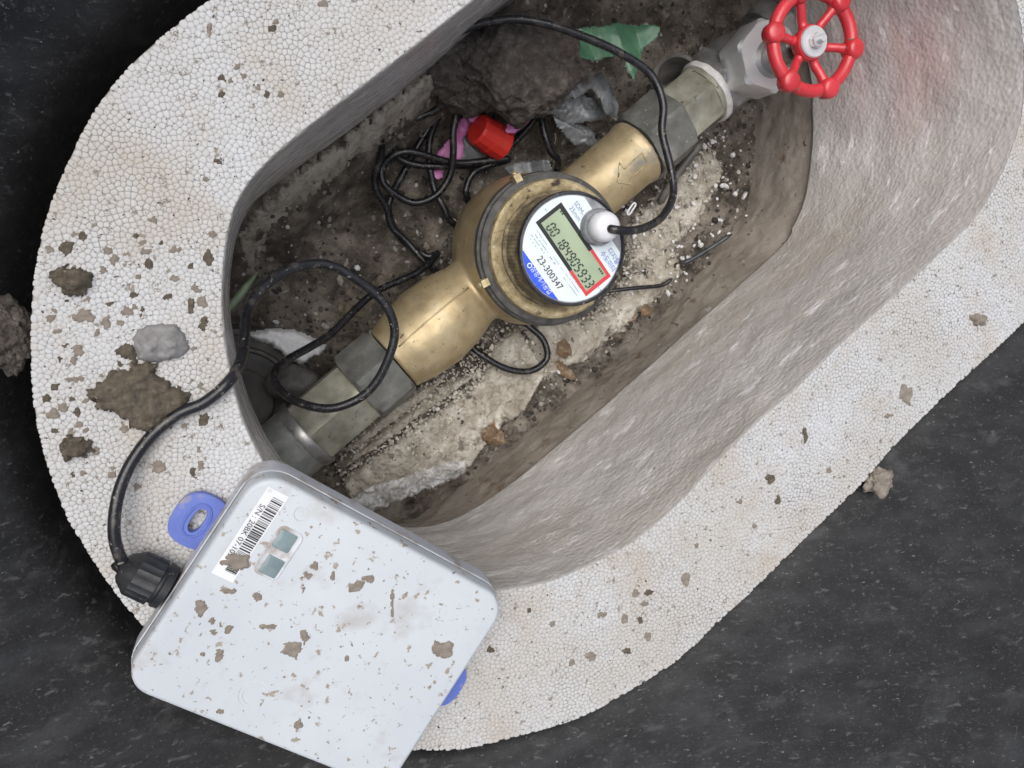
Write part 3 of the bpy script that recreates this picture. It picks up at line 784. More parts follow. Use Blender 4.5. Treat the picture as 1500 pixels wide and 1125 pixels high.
# rows of print too fine to read
fine = []
def frow(pa, pb, h, seed):
    r = random.Random(seed); a_ = D(*pa); b_ = D(*pb); L_ = (b_-a_).length; d_ = (b_-a_)/L_; q_ = Vector((0, 0, 1)).cross(d_); x = 0
    while x < L_-.0008:
        w = r.uniform(.0004, .0011)
        if r.random() < .8: fine.append(quad_on([a_+d_*x-q_*h*.5, a_+d_*(x+w)-q_*h*.5, a_+d_*(x+w)+q_*h*.5, a_+d_*x+q_*h*.5], .0007))
        x += w+r.uniform(.0003, .0006)
frow((785, 336), (803, 362), .0006, 1); frow((781, 340), (803, 371), .0007, 2); frow((778, 344), (797, 371), .0007, 3); frow((776, 349), (786, 363), .0006, 4)
frow((805, 376), (815, 390), .0011, 5); frow((809, 374), (825, 397), .0005, 6); frow((828, 400), (848, 429), .0006, 7); frow((824, 405), (845, 433), .0006, 8); frow((833, 399), (851, 424), .0005, 9)
frow((876, 421), (882, 429), .0009, 10); frow((798, 306), (801, 310), .0009, 11)
mk('fine_print', *join_geo(fine), M_INKG, dial, False)
# white sensor cap with its collar, at the dial's edge
capc = at(875, 333, ZD); capc.z = 0
mk('sensor_collar', *lathe_geo([(ZD-.002, .0143), (ZD+.004, .0143), (ZD+.006, .0132), (ZD+.006, .0120)], capc, (0, 0, 1), 48), M_CAPR, meter, True, 40)
cap = mk('sensor_cap', *lathe_geo([(ZD+.004, .0118), (ZD+.015, .0116), (ZD+.0185, .0105), (ZD+.0205, .0080), (ZD+.0212, .004), (ZD+.0213, .0006)], capc, (0, 0, 1), 48), M_CAP, meter)
# lugs on the seam ring
for px, py in ((757, 262), (712, 413)):
    q = at(px, py, zr-.008); dv = Vector((q.x-DC.x, q.y-DC.y, 0)).normalized(); q = Vector((DC.x, DC.y, zr-.010))+dv*.063
    mk('ring_lug', *join_geo([box_geo(q, .009, .006, .013, Matrix.Rotation(math.atan2(dv.y, dv.x), 3, 'Z')), lathe_geo([(-.0015, .0022), (.0055, .0022), (.006, .0016)], q+dv*.002, (dv.x, dv.y, .7), 12)]), M_BRASSD, meter, True, 30)
# seal link
q0 = at(925, 306, -.165); du_ = (at(917, 318, -.165)-at(931, 297, -.165)).normalized(); dn_ = Vector((0, 0, 1)).cross(du_)
ring = [q0+du_*.0055*math.cos(2*math.pi*k/28)*(1.1)+dn_*(.0021*math.sin(2*math.pi*k/28)*(1-.45*math.cos(2*math.pi*k/14)**0*math.cos(4*math.pi*k/28)*-.6)) for k in range(29)]
o = mk('seal_link', *tube_geo(ring, .0009, 8), M_CAP); recenter(o, q0); tag(o, 'tiny white loop link beside the brass barrel near the white sensor cap', 'link')

# ------------------------------------------------------------------ couplings
def coupling(name, label, sN0, sN1, sT1, sR1, sE1, sgn):
    t = thing(name, label, 'pipe coupling', tuple(OX+AX*((sN0+sT1)/2)-Vector((0, 0, .04))))
    a, b = sorted((sN0, sN1)); mk('union_nut', *hex_geo(a, b, .0325, OX, AX, .003, .35), M_NUT, t, True, 25)
    return t
n0, n1_, tE, rE = S0(573, 523), S0(519, 562), S0(441, 624), S0(431, 632)
cs = coupling('pipe_coupling', 'dull grey hexagonal nut and tailpiece joining the meter beside the white box', n0-.001, n1_, tE, rE, S0(340, 705), -1)
mk('tailpiece', *hex_geo(tE, n1_+.001, .0280, OX, AX, .002, .1), M_TAIL, cs, True, 25)
mk('collar', *lathe_geo([(tE-.006, .028), (tE-.006, .0325), (tE+.001, .0335), (tE+.003, .0325), (tE+.003, .026)], OX, AX, 64), M_STEEL, cs, True, 35)
mk('socket', *lathe_geo([(tE-.075, .0285), (tE-.074, .0300), (tE-.012, .0308), (tE-.0055, .0308)], OX, AX, 64), M_SOCKET, cs, True, 35)
m0, m1, uE, wE = S0(936, 223), S0(985, 181), S0(1036, 146), S0(1042, 138)
cn = coupling('pipe_coupling', 'grey hexagonal nut and greenish tailpiece between brass barrel and steel valve', m0+.0005, m1, uE, wE, 0, 1)
mk('tailpiece', *hex_geo(m1-.001, uE-.003, .0268, OX, AX, .002, .25), M_TAIL, cn, True, 25)
mk('tailpiece_rim', *lathe_geo([(uE-.005, .0255), (uE-.005, .0285), (uE-.001, .0295), (uE-.0005, .0255)], OX, AX, 48), M_TAIL, cn, True, 35)
mk('thread_tape', *lathe_geo([(uE-.001, .026), (uE-.001, .0305), (uE+.002, .0318), (uE+.0055, .0312), (uE+.006, .026)], OX, AX, 64, lambda i, a, r: r*(1+.015*math.sin(a*5+i)+.01*math.sin(a*13))), M_TAPE, cn, True, 40)

# ------------------------------------------------------------------ gate valve
ZW = -.090
WC = at(1187, 63, ZW)                         # handwheel centre
sV = (Vector((WC.x, WC.y, AXZ))-OX).dot(AX)
VC = OX+AX*sV
valve = thing('gate_valve', 'steel gate valve with six-spoked red handwheel at the far end of the pipe', 'valve', (VC.x, VC.y, AXZ-.05))
h0 = uE+.0052
mk('hex_end', *hex_geo(h0, h0+.018, .0315, OX, AX, .003, .3), M_STEEL, valve, True, 25)
mk('valve_body', *lathe_geo([(h0+.017, .027), (sV-.026, .0265), (sV-.016, .031), (sV, .033), (sV+.016, .031), (sV+.026, .027), (sV+.045, .027)], OX, AX, 56), M_STEEL, valve, True, 40)
mk('hex_end', *hex_geo(sV+.043, sV+.063, .0315, OX, AX, .003, .3), M_STEEL, valve, True, 25)
mk('supply_pipe', *lathe_geo([(sV+.06, .021), (sV+.16, .021)], OX, AX, 40), M_PIPE, valve, True, 40)
mk('bonnet_hex', *hex_geo(AXZ+.026, AXZ+.060, .0285, (VC.x, VC.y, 0), (0, 0, 1), .003, .2), M_CHROME, valve, True, 25)
mk('bonnet', *lathe_geo([(AXZ-.005, .0255), (AXZ+.031, .0245), (AXZ+.059, .018), (AXZ+.063, .0135), (AXZ+.078, .0125), (AXZ+.080, .010), (AXZ+.092, .0098), (AXZ+.094, .0045), (ZW+.004, .0045)], (WC.x, WC.y, 0), (0, 0, 1), 48), M_STEEL, valve, True, 35)
wheel = mk('handwheel', *lathe_geo([(ZW-.0075, .010), (ZW-.0075, .0125), (ZW+.001, .0145), (ZW+.003, .0135), (ZW+.003, .005)], (WC.x, WC.y, 0), (0, 0, 1), 40), M_RED, valve, True, 40)
RW = .0380
k0 = at(1258, 77, ZW)-WC; a0 = math.atan2(k0.y, k0.x)
rim = []
for k in range(97):
    a = 2*math.pi*k/96; rim.append(WC+Vector((math.cos(a)*RW, math.sin(a)*RW, .003)))
mk('wheel_rim', *tube_geo(rim, .0054, 14, False), M_RED, wheel)
for k in range(6):
    a = a0+k*math.pi/3; e = Vector((math.cos(a), math.sin(a), 0))
    sp = catmull([WC+e*.009+Vector((0, 0, -.003)), WC+e*.018+Vector((0, 0, -.0025)), WC+e*.026+Vector((0, 0, .0005)), WC+e*(RW)+Vector((0, 0, .003))], 5)
    mk('spoke', *tube_geo(sp, [.0042]*4+[.0037]*8+[.0041]*4, 10), M_RED, wheel)
    mk('knob', *lathe_geo([(-.0065, .004), (-.006, .0062), (-.003, .0084), (.0035, .0086), (.0062, .0076), (.0074, .0060), (.0077, .002)], WC+e*(RW+.0008)+Vector((0, 0, .003)), (e.x*.12, e.y*.12, 1), 28), M_RED, wheel, True, 60)
mk('washer', *lathe_geo([(ZW+.0028, .0045), (ZW+.0028, .0122), (ZW+.0045, .0126), (ZW+.0056, .0118), (ZW+.0056, .0045)], (WC.x, WC.y, 0), (0, 0, 1), 40), M_CHROME, valve, True, 40)
mk('stem_nut', *hex_geo(ZW+.0054, ZW+.0105, .0054, (WC.x, WC.y, 0), (0, 0, 1), .001, .1), M_CHROME, valve, True, 25)
thr = []
zz = ZW+.010
while zz < ZW+.0165: thr += [(zz, .0026), (zz+.0005, .0031), (zz+.001, .0026)]; zz += .0011
mk('stem_thread', *lathe_geo(thr, (WC.x, WC.y, 0), (0, 0, 1), 24), M_CHROME, valve, True, 30)

# ------------------------------------------------------------------ transmitter box on the foam
ZB0, ZB1, ZB2 = .0022, .0215, .033            # underside, flange, lid top
cT = at(383, 690, ZB2); cR = at(743, 883, ZB2); cL = at(232, 958, ZB2)
bu = (cR-cT).normalized(); bl = (cR-cT).length
bv = Vector((0, 0, 1)).cross(bu); bv = -bv if (cL-cT).dot(bv) < 0 else bv
bw = (cL-cT).dot(bv)
bu = ((cR-cT).normalized()); 
BLEN, BWID = bl, bw+.023
BO = cT+bu*BLEN/2+bv*BWID/2
boxo = thing('transmitter_box', 'flat white plastic transmitter box splashed with mud, lying on the foam rim', 'transmitter', (BO.x, BO.y, ZB0))
def rrect(l, w, r, z, n=8):
    out = []
    for cx, cy, a in ((l/2-r, w/2-r, 0), (-l/2+r, w/2-r, 90), (-l/2+r, -w/2+r, 180), (l/2-r, -w/2+r, 270)):
        for k in range(n+1):
            q = math.radians(a+90*k/n); x, y = cx+r*math.cos(q), cy+r*math.sin(q)
            out.append(Vector((BO.x, BO.y, 0))+bu*x+bv*y+Vector((0, 0, z)))
    return out
def loft(rings):
    V = [p for r in rings for p in r]; n = len(rings[0]); Fc = []
    for i in range(len(rings)-1):
        for k in range(n):
            k2 = (k+1) % n; Fc.append((i*n+k, i*n+k2, (i+1)*n+k2, (i+1)*n+k))
    Fc.append(tuple(range(n))[::-1]); Fc.append(tuple((len(rings)-1)*n+k for k in range(n)))
    if bu.cross(bv).z < 0: Fc = [f[::-1] for f in Fc]
    return V, Fc
L1, W1 = BLEN+.002, BWID+.002
RC = .017
mk('base', *loft([rrect(L1+.004, W1+.004, RC, ZB0), rrect(L1+.0044, W1+.0044, RC+.002, ZB0+.003), rrect(L1+.0046, W1+.0046, RC+.003, ZB1-.003), rrect(L1+.0044, W1+.0044, RC+.003, ZB1-.0006), rrect(L1+.0040, W1+.0040, RC+.003, ZB1), rrect(L1+.0030, W1+.0030, RC+.0015, ZB1), rrect(L1+.0028, W1+.0028, RC, ZB1-.002)]), M_BOXS, boxo, True, 40)
lid = mk('lid', *loft([rrect(L1+.0024, W1+.0024, RC, ZB1-.004), rrect(L1+.0018, W1+.0018, RC, ZB1+.002), rrect(L1+.0005, W1+.0005, RC, ZB2-.0025), rrect(L1-.0008, W1-.0008, RC-.001, ZB2-.0010), rrect(L1-.0028, W1-.0028, RC-.0015, ZB2-.0002), rrect(L1-.005, W1-.005, RC-.002, ZB2)]), M_BOX, boxo, True, 50)
def B(px, py, lift=0.0): return at(px, py, ZB2)+Vector((0, 0, lift))
def B2(x, y, z): return Vector((BO.x, BO.y, z))+bu*x+bv*y
def bl_uv(px, py):
    q = at(px, py, ZB2)-BO; return q.dot(bu), q.dot(bv)
# barcode label
la, lb, lc = bl_uv(393, 712), bl_uv(333, 850), bl_uv(424, 727)
x0, y0 = la; x1 = lc[0]; y1 = lb[1]
x0 = min(la[0], lb[0])
label = mk('barcode_label', [B2(x, y, ZB2+.00025) for x, y in ((x0, y0), (x1, y0), (x1, y1), (x0, y1))], [(0, 1, 2, 3)], M_LABEL, boxo, False)
if label.data.polygons[0].normal.z < 0: label.data.flip_normals()
bars = []; y = y0+.004*(1 if y1 > y0 else -1); sg = 1 if y1 > y0 else -1; r = random.Random(3)
while (y1-y)*sg > .005:
    w = r.choice((.0003, .0003, .0006, .0009))
    bars.append(([B2(xx, yy, ZB2+.0005) for xx, yy in ((x0+(x1-x0)*.42, y), (x0+(x1-x0)*.93, y), (x0+(x1-x0)*.93, y+w*sg), (x0+(x1-x0)*.42, y+w*sg))], [(0, 1, 2, 3)]))
    y += (w+r.choice((.0003, .0005, .0008)))*sg
mk('barcode', *join_geo(bars), M_INK, boxo, False)
tu = -bv*sg*-1; tv = Vector((0, 0, 1)).cross(tu)
mk('label_text', *text_geo('S/N : 20BK 07-1095', .0046, B2(x0+(x1-x0)*.24, (y0+y1)/2, ZB2), tu, tv, .0005, sx=.98), M_INK, boxo, False)
# window recess with two dark panes
wc = bl_uv(408, 810); wl_, ww = .0118*1.0, .0265
wc_t = bl_uv(425, 771); wc_b = bl_uv(393, 845)
hx, hy = .0078, abs(wc_b[1]-wc_t[1])/2
def lrr(cx, cy, lx, ly, r, z, n=6):
    out = []
    for sx_, sy_, a in ((1, 1, 0), (-1, 1, 90), (-1, -1, 180), (1, -1, 270)):
        for k in range(n+1):
            q = math.radians(a+90*k/n); out.append(B2(cx+sx_*(lx-r)+r*math.cos(q), cy+sy_*(ly-r)+r*math.sin(q), z))
    return out
wf = mk('window_frame', *loft([lrr(wc[0], wc[1], hx, hy, .004, ZB2-.001), lrr(wc[0], wc[1], hx, hy, .004, ZB2+.0005), lrr(wc[0], wc[1], hx-.0006, hy-.0006, .0034, ZB2+.0009), lrr(wc[0], wc[1], hx-.0014, hy-.0014, .003, ZB2+.00045)]), M_BOXS, boxo, True, 40)
for kx, ky in ((417, 792), (398, 829)):
    q = bl_uv(kx, ky)
    mk('window_pane', *loft([lrr(q[0], q[1], .0051, .0056, .0008, ZB2+.0004), lrr(q[0], q[1], .0051, .0056, .0008, ZB2+.0012), lrr(q[0], q[1], .0046, .0051, .0006, ZB2+.0014)]), M_WINDOW, boxo, True, 40)
# moulded ring marks
for (px, py), rr in (((442, 753), .0042), ((372, 1018), .0085), ((372, 1018), .0062)):
    q = bl_uv(px, py); mk('moulded_ring', *tube_geo([B2(q[0]+rr*math.cos(2*math.pi*k/40), q[1]+rr*math.sin(2*math.pi*k/40), ZB2-.0001) for k in range(41)], .00022, 6, False), M_BOXS, boxo)
# blue mounting tabs
def tab(cx, cy, ex, name='mounting_tab'):
    """ring-shaped ear; ex = outward direction sign along bu"""
    n = 48; V = []; Fc = []
    def outer(a): return (cx+ex*(.0150*math.copysign(abs(math.cos(a))**.8, math.cos(a))), cy+.0165*math.copysign(abs(math.sin(a))**.75, math.sin(a)))
    def slot(a): return (cx+ex*(.0036*math.cos(a)+.001), cy+.0078*math.copysign(abs(math.sin(a))**.8, math.sin(a)))
    zt, zb = ZB0+.0050, ZB0+.0004
    for k in range(n):
        a = 2*math.pi*k/n
        for f_, z in ((outer, zb), (outer, zt), (slot, zt), (slot, zb)):
            x, y = f_(a); V.append(B2(x, y, z))
    for k in range(n):
        k2 = (k+1) % n
        for i in range(4):
            j = (i+1) % 4; Fc.append((k*4+i, k*4+j, k2*4+j, k2*4+i))
    o = mk(name, V, Fc, M_TABB, boxo, True, 40)
    bm = bmesh.new(); bm.from_mesh(o.data); bmesh.ops.recalc_face_normals(bm, faces=bm.faces); bm.to_mesh(o.data); bm.free()
    rimp = [B2(cx+ex*(.0062*math.cos(2*math.pi*k/40)+.001), cy+.0104*math.copysign(abs(math.sin(2*math.pi*k/40))**.8, math.sin(2*math.pi*k/40)), zt) for k in range(41)]
    mk('slot_rim', *tube_geo(rimp, .0007, 8, False), M_TABB, o)
q = at(279, 757, ZB0+.004)-BO; tab(-L1/2-.0095, q.dot(bv), -1)
q = at(672, 1010, ZB0+.004)-BO; tab(L1/2+.0045, q.dot(bv), 1)
# cable gland on the side
GZ = .014
gq = at(262, 868, GZ); gy = (gq-BO).dot(bv)
gO = B2(-L1/2-.004, gy, GZ); gA = -bu
mk('gland_nut', *lathe_geo([(.0, .0125), (.004, .0128), (.005, .0115), (.0065, .0115), (.007, .0128), (.020, .0125), (.023, .0105), (.026, .0085), (.028, .0058), (.028, .003)], gO, gA, 60,
   lambda i, a, r: r+(.0005 if (i in (4, 5) and int(round(a/(2*math.pi)*60)) % 3 == 0) else 0)), M_GLAND, boxo, True, 30)

# ------------------------------------------------------------------ cables
CR = .0033
gE = gO+gA*.026
c_main = [(890, 334, ZD+.0160), (898, 336, ZD+.0225), (918, 338, ZD+.0215), (946, 333, -.078), (971, 316, -.092), (986, 285, -.105), (982, 245, -.112), (970, 195, -.118), (971, 150, -.120), (952, 108, -.122), (905, 76, -.122),
          (850, 52, -.122), (800, 35, -.122), (750, 28, -.126), (700, 36, -.134), (650, 55, -.142), (605, 70, -.155), (568, 95, -.172), (553, 135, -.188), (557, 185, -.20), (559, 225, -.222),
          (549, 258, -.232), (553, 283, -.238), (566, 303, -.243), (574, 332, -.248), (596, 354, -.250), (623, 384, -.250), (660, 415, -.256), (690, 450, -.258), (688, 500, -.250), (710, 523, -.245), (745, 541, -.243), (778, 543, -.243),
          (801, 525, -.243), (795, 497, -.245), (768, 470, -.25), (735, 420, -.262), (700, 330, -.262), (684, 288, -.248), (684, 272, -.246), (693, 254, -.244), (710, 244, -.244), (745, 233, -.236), (712, 236, -.235), (679, 239, -.235), (652, 236, -.233), (622, 227, -.230),
          (597, 222, -.229), (577, 227, -.231), (560, 245, -.236), (563, 270, -.238), (586, 289, -.240), (607, 297, -.240), (628, 292, -.238), (646, 279, -.236), (660, 254, -.232), (664, 225, -.226), (664, 190, -.222), (670, 157, -.220),
          (660, 140, -.215), (640, 160, -.222), (622, 168, -.226), (595, 183, -.230), (577, 203, -.236), (582, 228, -.240), (597, 238, -.241), (622, 243, -.241), (664, 243, -.241), (700, 240, -.245), (735, 225, -.25), (780, 180, -.25), (790, 157, -.236), (796, 190, -.232),
          (806, 220, -.234), (818, 240, -.24), (800, 275, -.262), (740, 320, -.265), (690, 340, -.262), (660, 324, -.246), (651, 306, -.242), (637, 279, -.242), (630, 249, -.245), (628, 220, -.245), (632, 195, -.246), (643, 168, -.248), (620, 200, -.25), (590, 255, -.25), (572, 290, -.246),
          (570, 315, -.246), (588, 350, -.252), (625, 375, -.253), (640, 372, -.248), (610, 400, -.236), (547, 430, -.222), (487, 487, -.195), (455, 508, -.178), (420, 528, -.16), (401, 550, -.140), (417, 577, -.122), (447, 593, -.108), (487, 598, -.100), (527, 583, -.096),
          (553, 557, -.092), (572, 517, -.088), (578, 483, -.086), (567, 450, -.084), (540, 422, -.082), (493, 392, -.078), (453, 387, -.074), (413, 400, -.066), (380, 427, -.056), (363, 457, -.046), (358, 490, -.030), (353, 528, -.010), (334, 560, .0045), (300, 589, .0055),
          (262, 606, .0058), (226, 634, .0065), (196, 672, .009), (177, 712, .013), (168, 755, .0165), (169, 795, .0175), (182, 832, .0165)]
pts = [at(x, y, z) for x, y, z in c_main]+[gE-gA*(-.004), gE-gA*.008]
V, Fc = tube_geo(catmull(pts, 7), CR, 12)
o = mk('signal_cable', V, Fc, M_CABLE); recenter(o, at(600, 300, -.25)); tag(o, 'long black signal cable coiling from the white sensor cap to the white box', 'cable')

# ------------------------------------------------------------------ mud on the foam and on the box
def pw(lst, z): return [at(x, y, z) for x, y in lst]
def big_patch(name, px, z, th_, mat, label, cat, **kw):
    o = patch(name, pw(px, z), z, th_, mat, **kw); tag(o, label, cat); return o
ZF = .0002
big_patch('mud_clod', [(123, 577), (143, 563), (160, 547), (187, 543), (197, 532), (230, 533), (230, 550), (260, 567), (277, 577), (277, 603), (230, 637), (197, 627), (180, 610), (150, 597), (130, 583)], ZF, .006, M_MUD,
          'largest brown mud clod on the foam rim, beside the black cable', 'mud', step=.0009, wob=.003, ramp=.005, seed=1.)
big_patch('mud_clod', [(167, 513), (183, 503), (200, 511), (201, 531), (183, 526)], ZF, .004, M_MUD, 'small dark mud crumb touching the pale grey mortar patch on the foam', 'mud', step=.0008, wob=.002, seed=2.)
big_patch('mortar_splash', [(193, 497), (205, 482), (220, 475), (257, 475), (273, 493), (277, 510), (263, 523), (230, 531), (203, 527)], ZF, .0075, M_MORTAR, 'pale grey mortar splash on the foam rim above the biggest mud clod', 'mortar', step=.0009, wob=.0012, ramp=.009, amp=.25, seed=3.)
big_patch('mud_clod', [(73, 400), (90, 392), (117, 392), (133, 403), (135, 420), (117, 433), (97, 440), (90, 423), (77, 413)], ZF, .008, M_MUD, 'dark mud clod near the left edge of the foam, highest of the clods', 'mud', step=.0009, wob=.0025, ramp=.006, seed=4.)
big_patch('mud_clod', [(87, 650), (103, 640), (130, 643), (137, 660), (117, 670), (97, 675), (93, 660)], ZF, .007, M_MUD, 'small brown mud clod on the foam, lowest of the clods at left', 'mud', step=.0009, wob=.0025, ramp=.005, seed=5.)
big_patch('mortar_crumb', [(1418, 462), (1432, 458), (1443, 465), (1440, 476), (1426, 476)], ZF, .004, M_MUDL, 'tan crumb of dried mud on the right-hand foam rim', 'mud', step=.0009, wob=.002, seed=6.)

def fleck(px, py, w, h, z, mat, label, group, seed, th_=.0009, cat='mud'):
    r = random.Random(seed); n = 11; pts = []
    a0_ = r.random()*6.28
    for k in range(n):
        a = 2*math.pi*k/n; q = r.uniform(.62, 1.18)
        x = w/2*math.cos(a)*q; y = h/2*math.sin(a)*q
        pts.append(at(px+x, py+y, z))
    o = patch('mud_fleck', pts, z, th_, mat, step=.0008, wob=.0014, amp=.35, ramp=.0012, seed=seed*.37, base=.0004)
    tag(o, label, cat, group)
FL = [(97, 362, 20, 26), (157, 366, 14, 9), (167, 380, 9, 16), (217, 389, 14, 14), (257, 366, 15, 11), (150, 395, 12, 11), (306, 378, 16, 22), (203, 405, 8, 8), (285, 424, 16, 11), (245, 435, 11, 10), (187, 455, 18, 18), (295, 443, 20, 18), (278, 450, 11, 20),
      (122, 465, 30, 24), (155, 472, 14, 22), (300, 472, 13, 24), (74, 467, 12, 8), (85, 486, 12, 9), (208, 460, 9, 20), (143, 488, 11, 8), (115, 512, 18, 18), (88, 527, 12, 12), (107, 525, 10, 16), (101, 556, 14, 8), (80, 565, 8, 8), (112, 556, 10, 10), (293, 562, 8, 16), (70, 585, 18, 12),
      (80, 608, 22, 20), (92, 597, 14, 12), (113, 605, 14, 12), (126, 630, 11, 8), (180, 627, 16, 14), (298, 617, 14, 20), (232, 683, 24, 18), (140, 660, 14, 12), (106, 697, 12, 9), (123, 694, 9, 8), (293, 682, 11, 13), (283, 694, 9, 11), (201, 715, 12, 14),
      (405, 33, 9, 9), (399, 42, 9, 9), (349, 97, 10, 8), (356, 112, 9, 9), (325, 114, 10, 8), (338, 119, 8, 8), (378, 126, 8, 8), (392, 138, 8, 9), (413, 139, 10, 12), (415, 120, 7, 8), (325, 137, 10, 10), (475, 5, 14, 8), (307, 45, 7, 16), (320, 236, 14, 8), (305, 262, 11, 8), (310, 345, 12, 12), (235, 357, 9, 9), (213, 368, 16, 10), (225, 322, 20, 10),
      (1180, 637, 8, 22), (1328, 577, 20, 32), (1302, 608, 12, 10), (1128, 700, 18, 15), (1213, 689, 9, 8), (1083, 735, 8, 8), (1140, 733, 9, 14), (1005, 848, 14, 20), (931, 870, 11, 12), (950, 868, 11, 10), (943, 885, 14, 10), (914, 905, 9, 18), (938, 908, 9, 10), (948, 932, 9, 14), (882, 902, 15, 9), (775, 895, 8, 8), (808, 915, 7, 9), (866, 962, 14, 12),
      (920, 955, 12, 9), (1020, 800, 8, 10), (1105, 770, 8, 8), (720, 952, 12, 9), (838, 970, 9, 10)]
for i, (x, y, w, h) in enumerate(FL):
    where = 'left of the pit' if x < 330 and y > 290 else ('above the pit' if x < 600 else ('at the right' if x > 1060 else 'right of the box'))
    fleck(x, y, w, h, ZF, M_MUDL if i % 3 else M_MUD, 'thin fleck of dried mud on the foam rim '+where, 'mud flecks on the foam rim '+where, 100+i)
rl_ = random.Random(21)
for i in range(46):
    x, y = rl_.uniform(65, 310), rl_.uniform(330, 700)
    if 60+abs(y-500)*.06 > x: continue
    fleck(x, y, rl_.uniform(5, 13), rl_.uniform(5, 12), ZF, M_MUDL if i % 4 else M_MUD, 'thin fleck of dried mud on the foam rim left of the pit', 'mud flecks on the foam rim left of the pit', 500+i, .0006)
BF = [(295, 890, 22, 28), (336, 866, 22, 10), (377, 875, 11, 16), (311, 909, 10, 10), (323, 916, 8, 7), (334, 923, 14, 14), (312, 927, 10, 7), (461, 830, 13, 18), (451, 842, 13, 12), (488, 843, 8, 10), (522, 859, 26, 16), (445, 862, 9, 7),
      (447, 934, 14, 20), (426, 952, 34, 28), (395, 918, 34, 9), (297, 959, 13, 10), (320, 960, 13, 20), (508, 964, 7, 11), (322, 1042, 16, 9), (436, 1062, 11, 15), (540, 848, 20, 12), (575, 880, 5, 40)]
for i, (x, y, w, h) in enumerate(BF):
    fleck(x, y, w, h, ZB2+.0001, M_MUDL, 'small fleck of dried mud on the white box lid', 'mud flecks on the box lid', 300+i, .0008)
fleck(346, 822, 38, 22, ZB2+.0006, M_MUDL, 'brown mud blot covering the lower end of the barcode label', None, 401, .0012)
fleck(650, 952, 36, 28, ZB2+.0001, M_MUDL, 'largest mud patch on the box lid, near the blue tab at its right edge', None, 402, .0015)

# clod wedged in the left gap, pebble on the right edge
p = at(18, 492, -.030); o = blob('mud_clod', p, (.0115, .019, .013), M_CLOD, sub=5, amp=.4, fs=90, seed=3, fine=.08, ff=500); tag(o, 'rounded mud lump wedged between foam and black tub at the left edge', 'mud')
p = at(1285, 706, -.004); o = blob('mortar_pebble', p, (.0118, .0108, .008), M_MUDL, sub=5, amp=.45, fs=110, seed=5, fine=.08, ff=600); tag(o, 'grey mortar pebble lying against the right outer edge of the foam', 'pebble')

# ------------------------------------------------------------------ things lying in the pit
o = blob('root_clod', at(742, 93, -.188), (.061, .044, .047), M_CLOD, sub=6, amp=.26, fs=26, seed=1, fine=.075, ff=240); tag(o, 'big dark fibrous clod of earth at the top of the pit', 'earth clod')
# red plastic cap
ra = at(702, 190, -.222); rb = at(742, 216, -.236); ax_ = (rb-ra).normalized()
o = mk('pipe_plug', *lathe_geo([(-.003, .010), (-.003, .0125), (-.001, .0145), (.012, .0150), (.0125, .0158), (.029, .0158), (.029, .0135), (.018, .0125)], ra, ax_, 14), M_REDC, None, False)
recenter(o, ra); tag(o, 'bright red ribbed plastic plug lying beside pink foil scraps', 'plug')

def sheet(name, px, z, mat, label, cat, fold=(0, 0, 0, 0), th_=.0007, step=.0013, wob=.0008, seed=0., group=None, crump=0.):
    """thin crumpled sheet; fold = (angle, wavelength, depth, tilt)"""
    P = pw(px, z); c = sum(P, Vector())/len(P); a, wl_, dp, tl = fold
    def zf(x, y):
        u = (x-c.x)*math.cos(a)+(y-c.y)*math.sin(a); v = -(x-c.x)*math.sin(a)+(y-c.y)*math.cos(a)
        f = dp*abs(((u/wl_) % 1)*2-1) if wl_ else 0
        if crump: f += crump*(1-2*abs(mnoise.noise(Vector((x*70, y*70, seed)))))+crump*.5*(1-2*abs(mnoise.noise(Vector((x*190, y*190, seed+5)))))
        return z+f+tl*v+.003*mnoise.fractal(Vector((x, y, seed))*45, .9, 2, 2)
    o = patch(name, P, zf, th_, mat, step=step, wob=wob, amp=.15, ramp=.0008, seed=seed, base=.0002); tag(o, label, cat, group); return o
sheet('foil_scrap', [(637, 234), (650, 214), (668, 195), (679, 170), (686, 182), (680, 205), (674, 235), (655, 238)], -.246, M_PINK, 'largest torn pink foil scrap, left of the red plug', 'foil scrap', (1., .03, .004, 0), seed=1.)
sheet('foil_scrap', [(742, 192), (750, 170), (782, 152), (774, 178), (752, 194)], -.212, M_PINK, 'narrow pink foil scrap right of the red plug under the earth clod', 'foil scrap', (.4, .03, .003, 0), seed=2.)
sheet('foil_scrap', [(676, 153), (692, 158), (699, 172), (690, 178), (680, 166)], -.230, M_PINK, 'pink foil scrap just above the red plug under the earth clod', 'foil scrap', (1.5, .03, .003, 0), seed=3.)
sheet('foil_scrap', [(636, 250), (650, 245), (648, 259), (640, 261)], -.248, M_PINK, 'smallest pink foil scrap, below the cable coil', 'foil scrap', (0, 0, 0, 0), seed=4.)
sheet('film_scrap', [(795, 160), (842, 143), (868, 150), (892, 168), (868, 178), (830, 182)], -.215, M_FILM, 'dark grey plastic film scrap beside the big earth clod', 'plastic scrap', (.6, .05, .008, .15), seed=5., crump=.003)
sheet('film_scrap', [(802, 166), (835, 178), (858, 188), (871, 213), (840, 212), (812, 186)], -.222, M_FILM, 'shiny grey plastic film scrap leaning on the brass barrel', 'plastic scrap', (1.2, .028, .008, 0), seed=6., crump=.003)
sheet('film_scrap', [(860, 118), (876, 108), (888, 140), (897, 165), (884, 168), (868, 140)], -.200, M_FILM, 'narrow curled grey film scrap below the green leaf', 'plastic scrap', (-.6, .05, .012, 0), seed=7.)
sheet('film_scrap', [(738, 246), (765, 238), (800, 236), (808, 248), (790, 262), (750, 258)], -.236, M_FILM, 'grey film scrap tucked behind the meter ring', 'plastic scrap', (.2, .03, .006, 0), seed=8.)
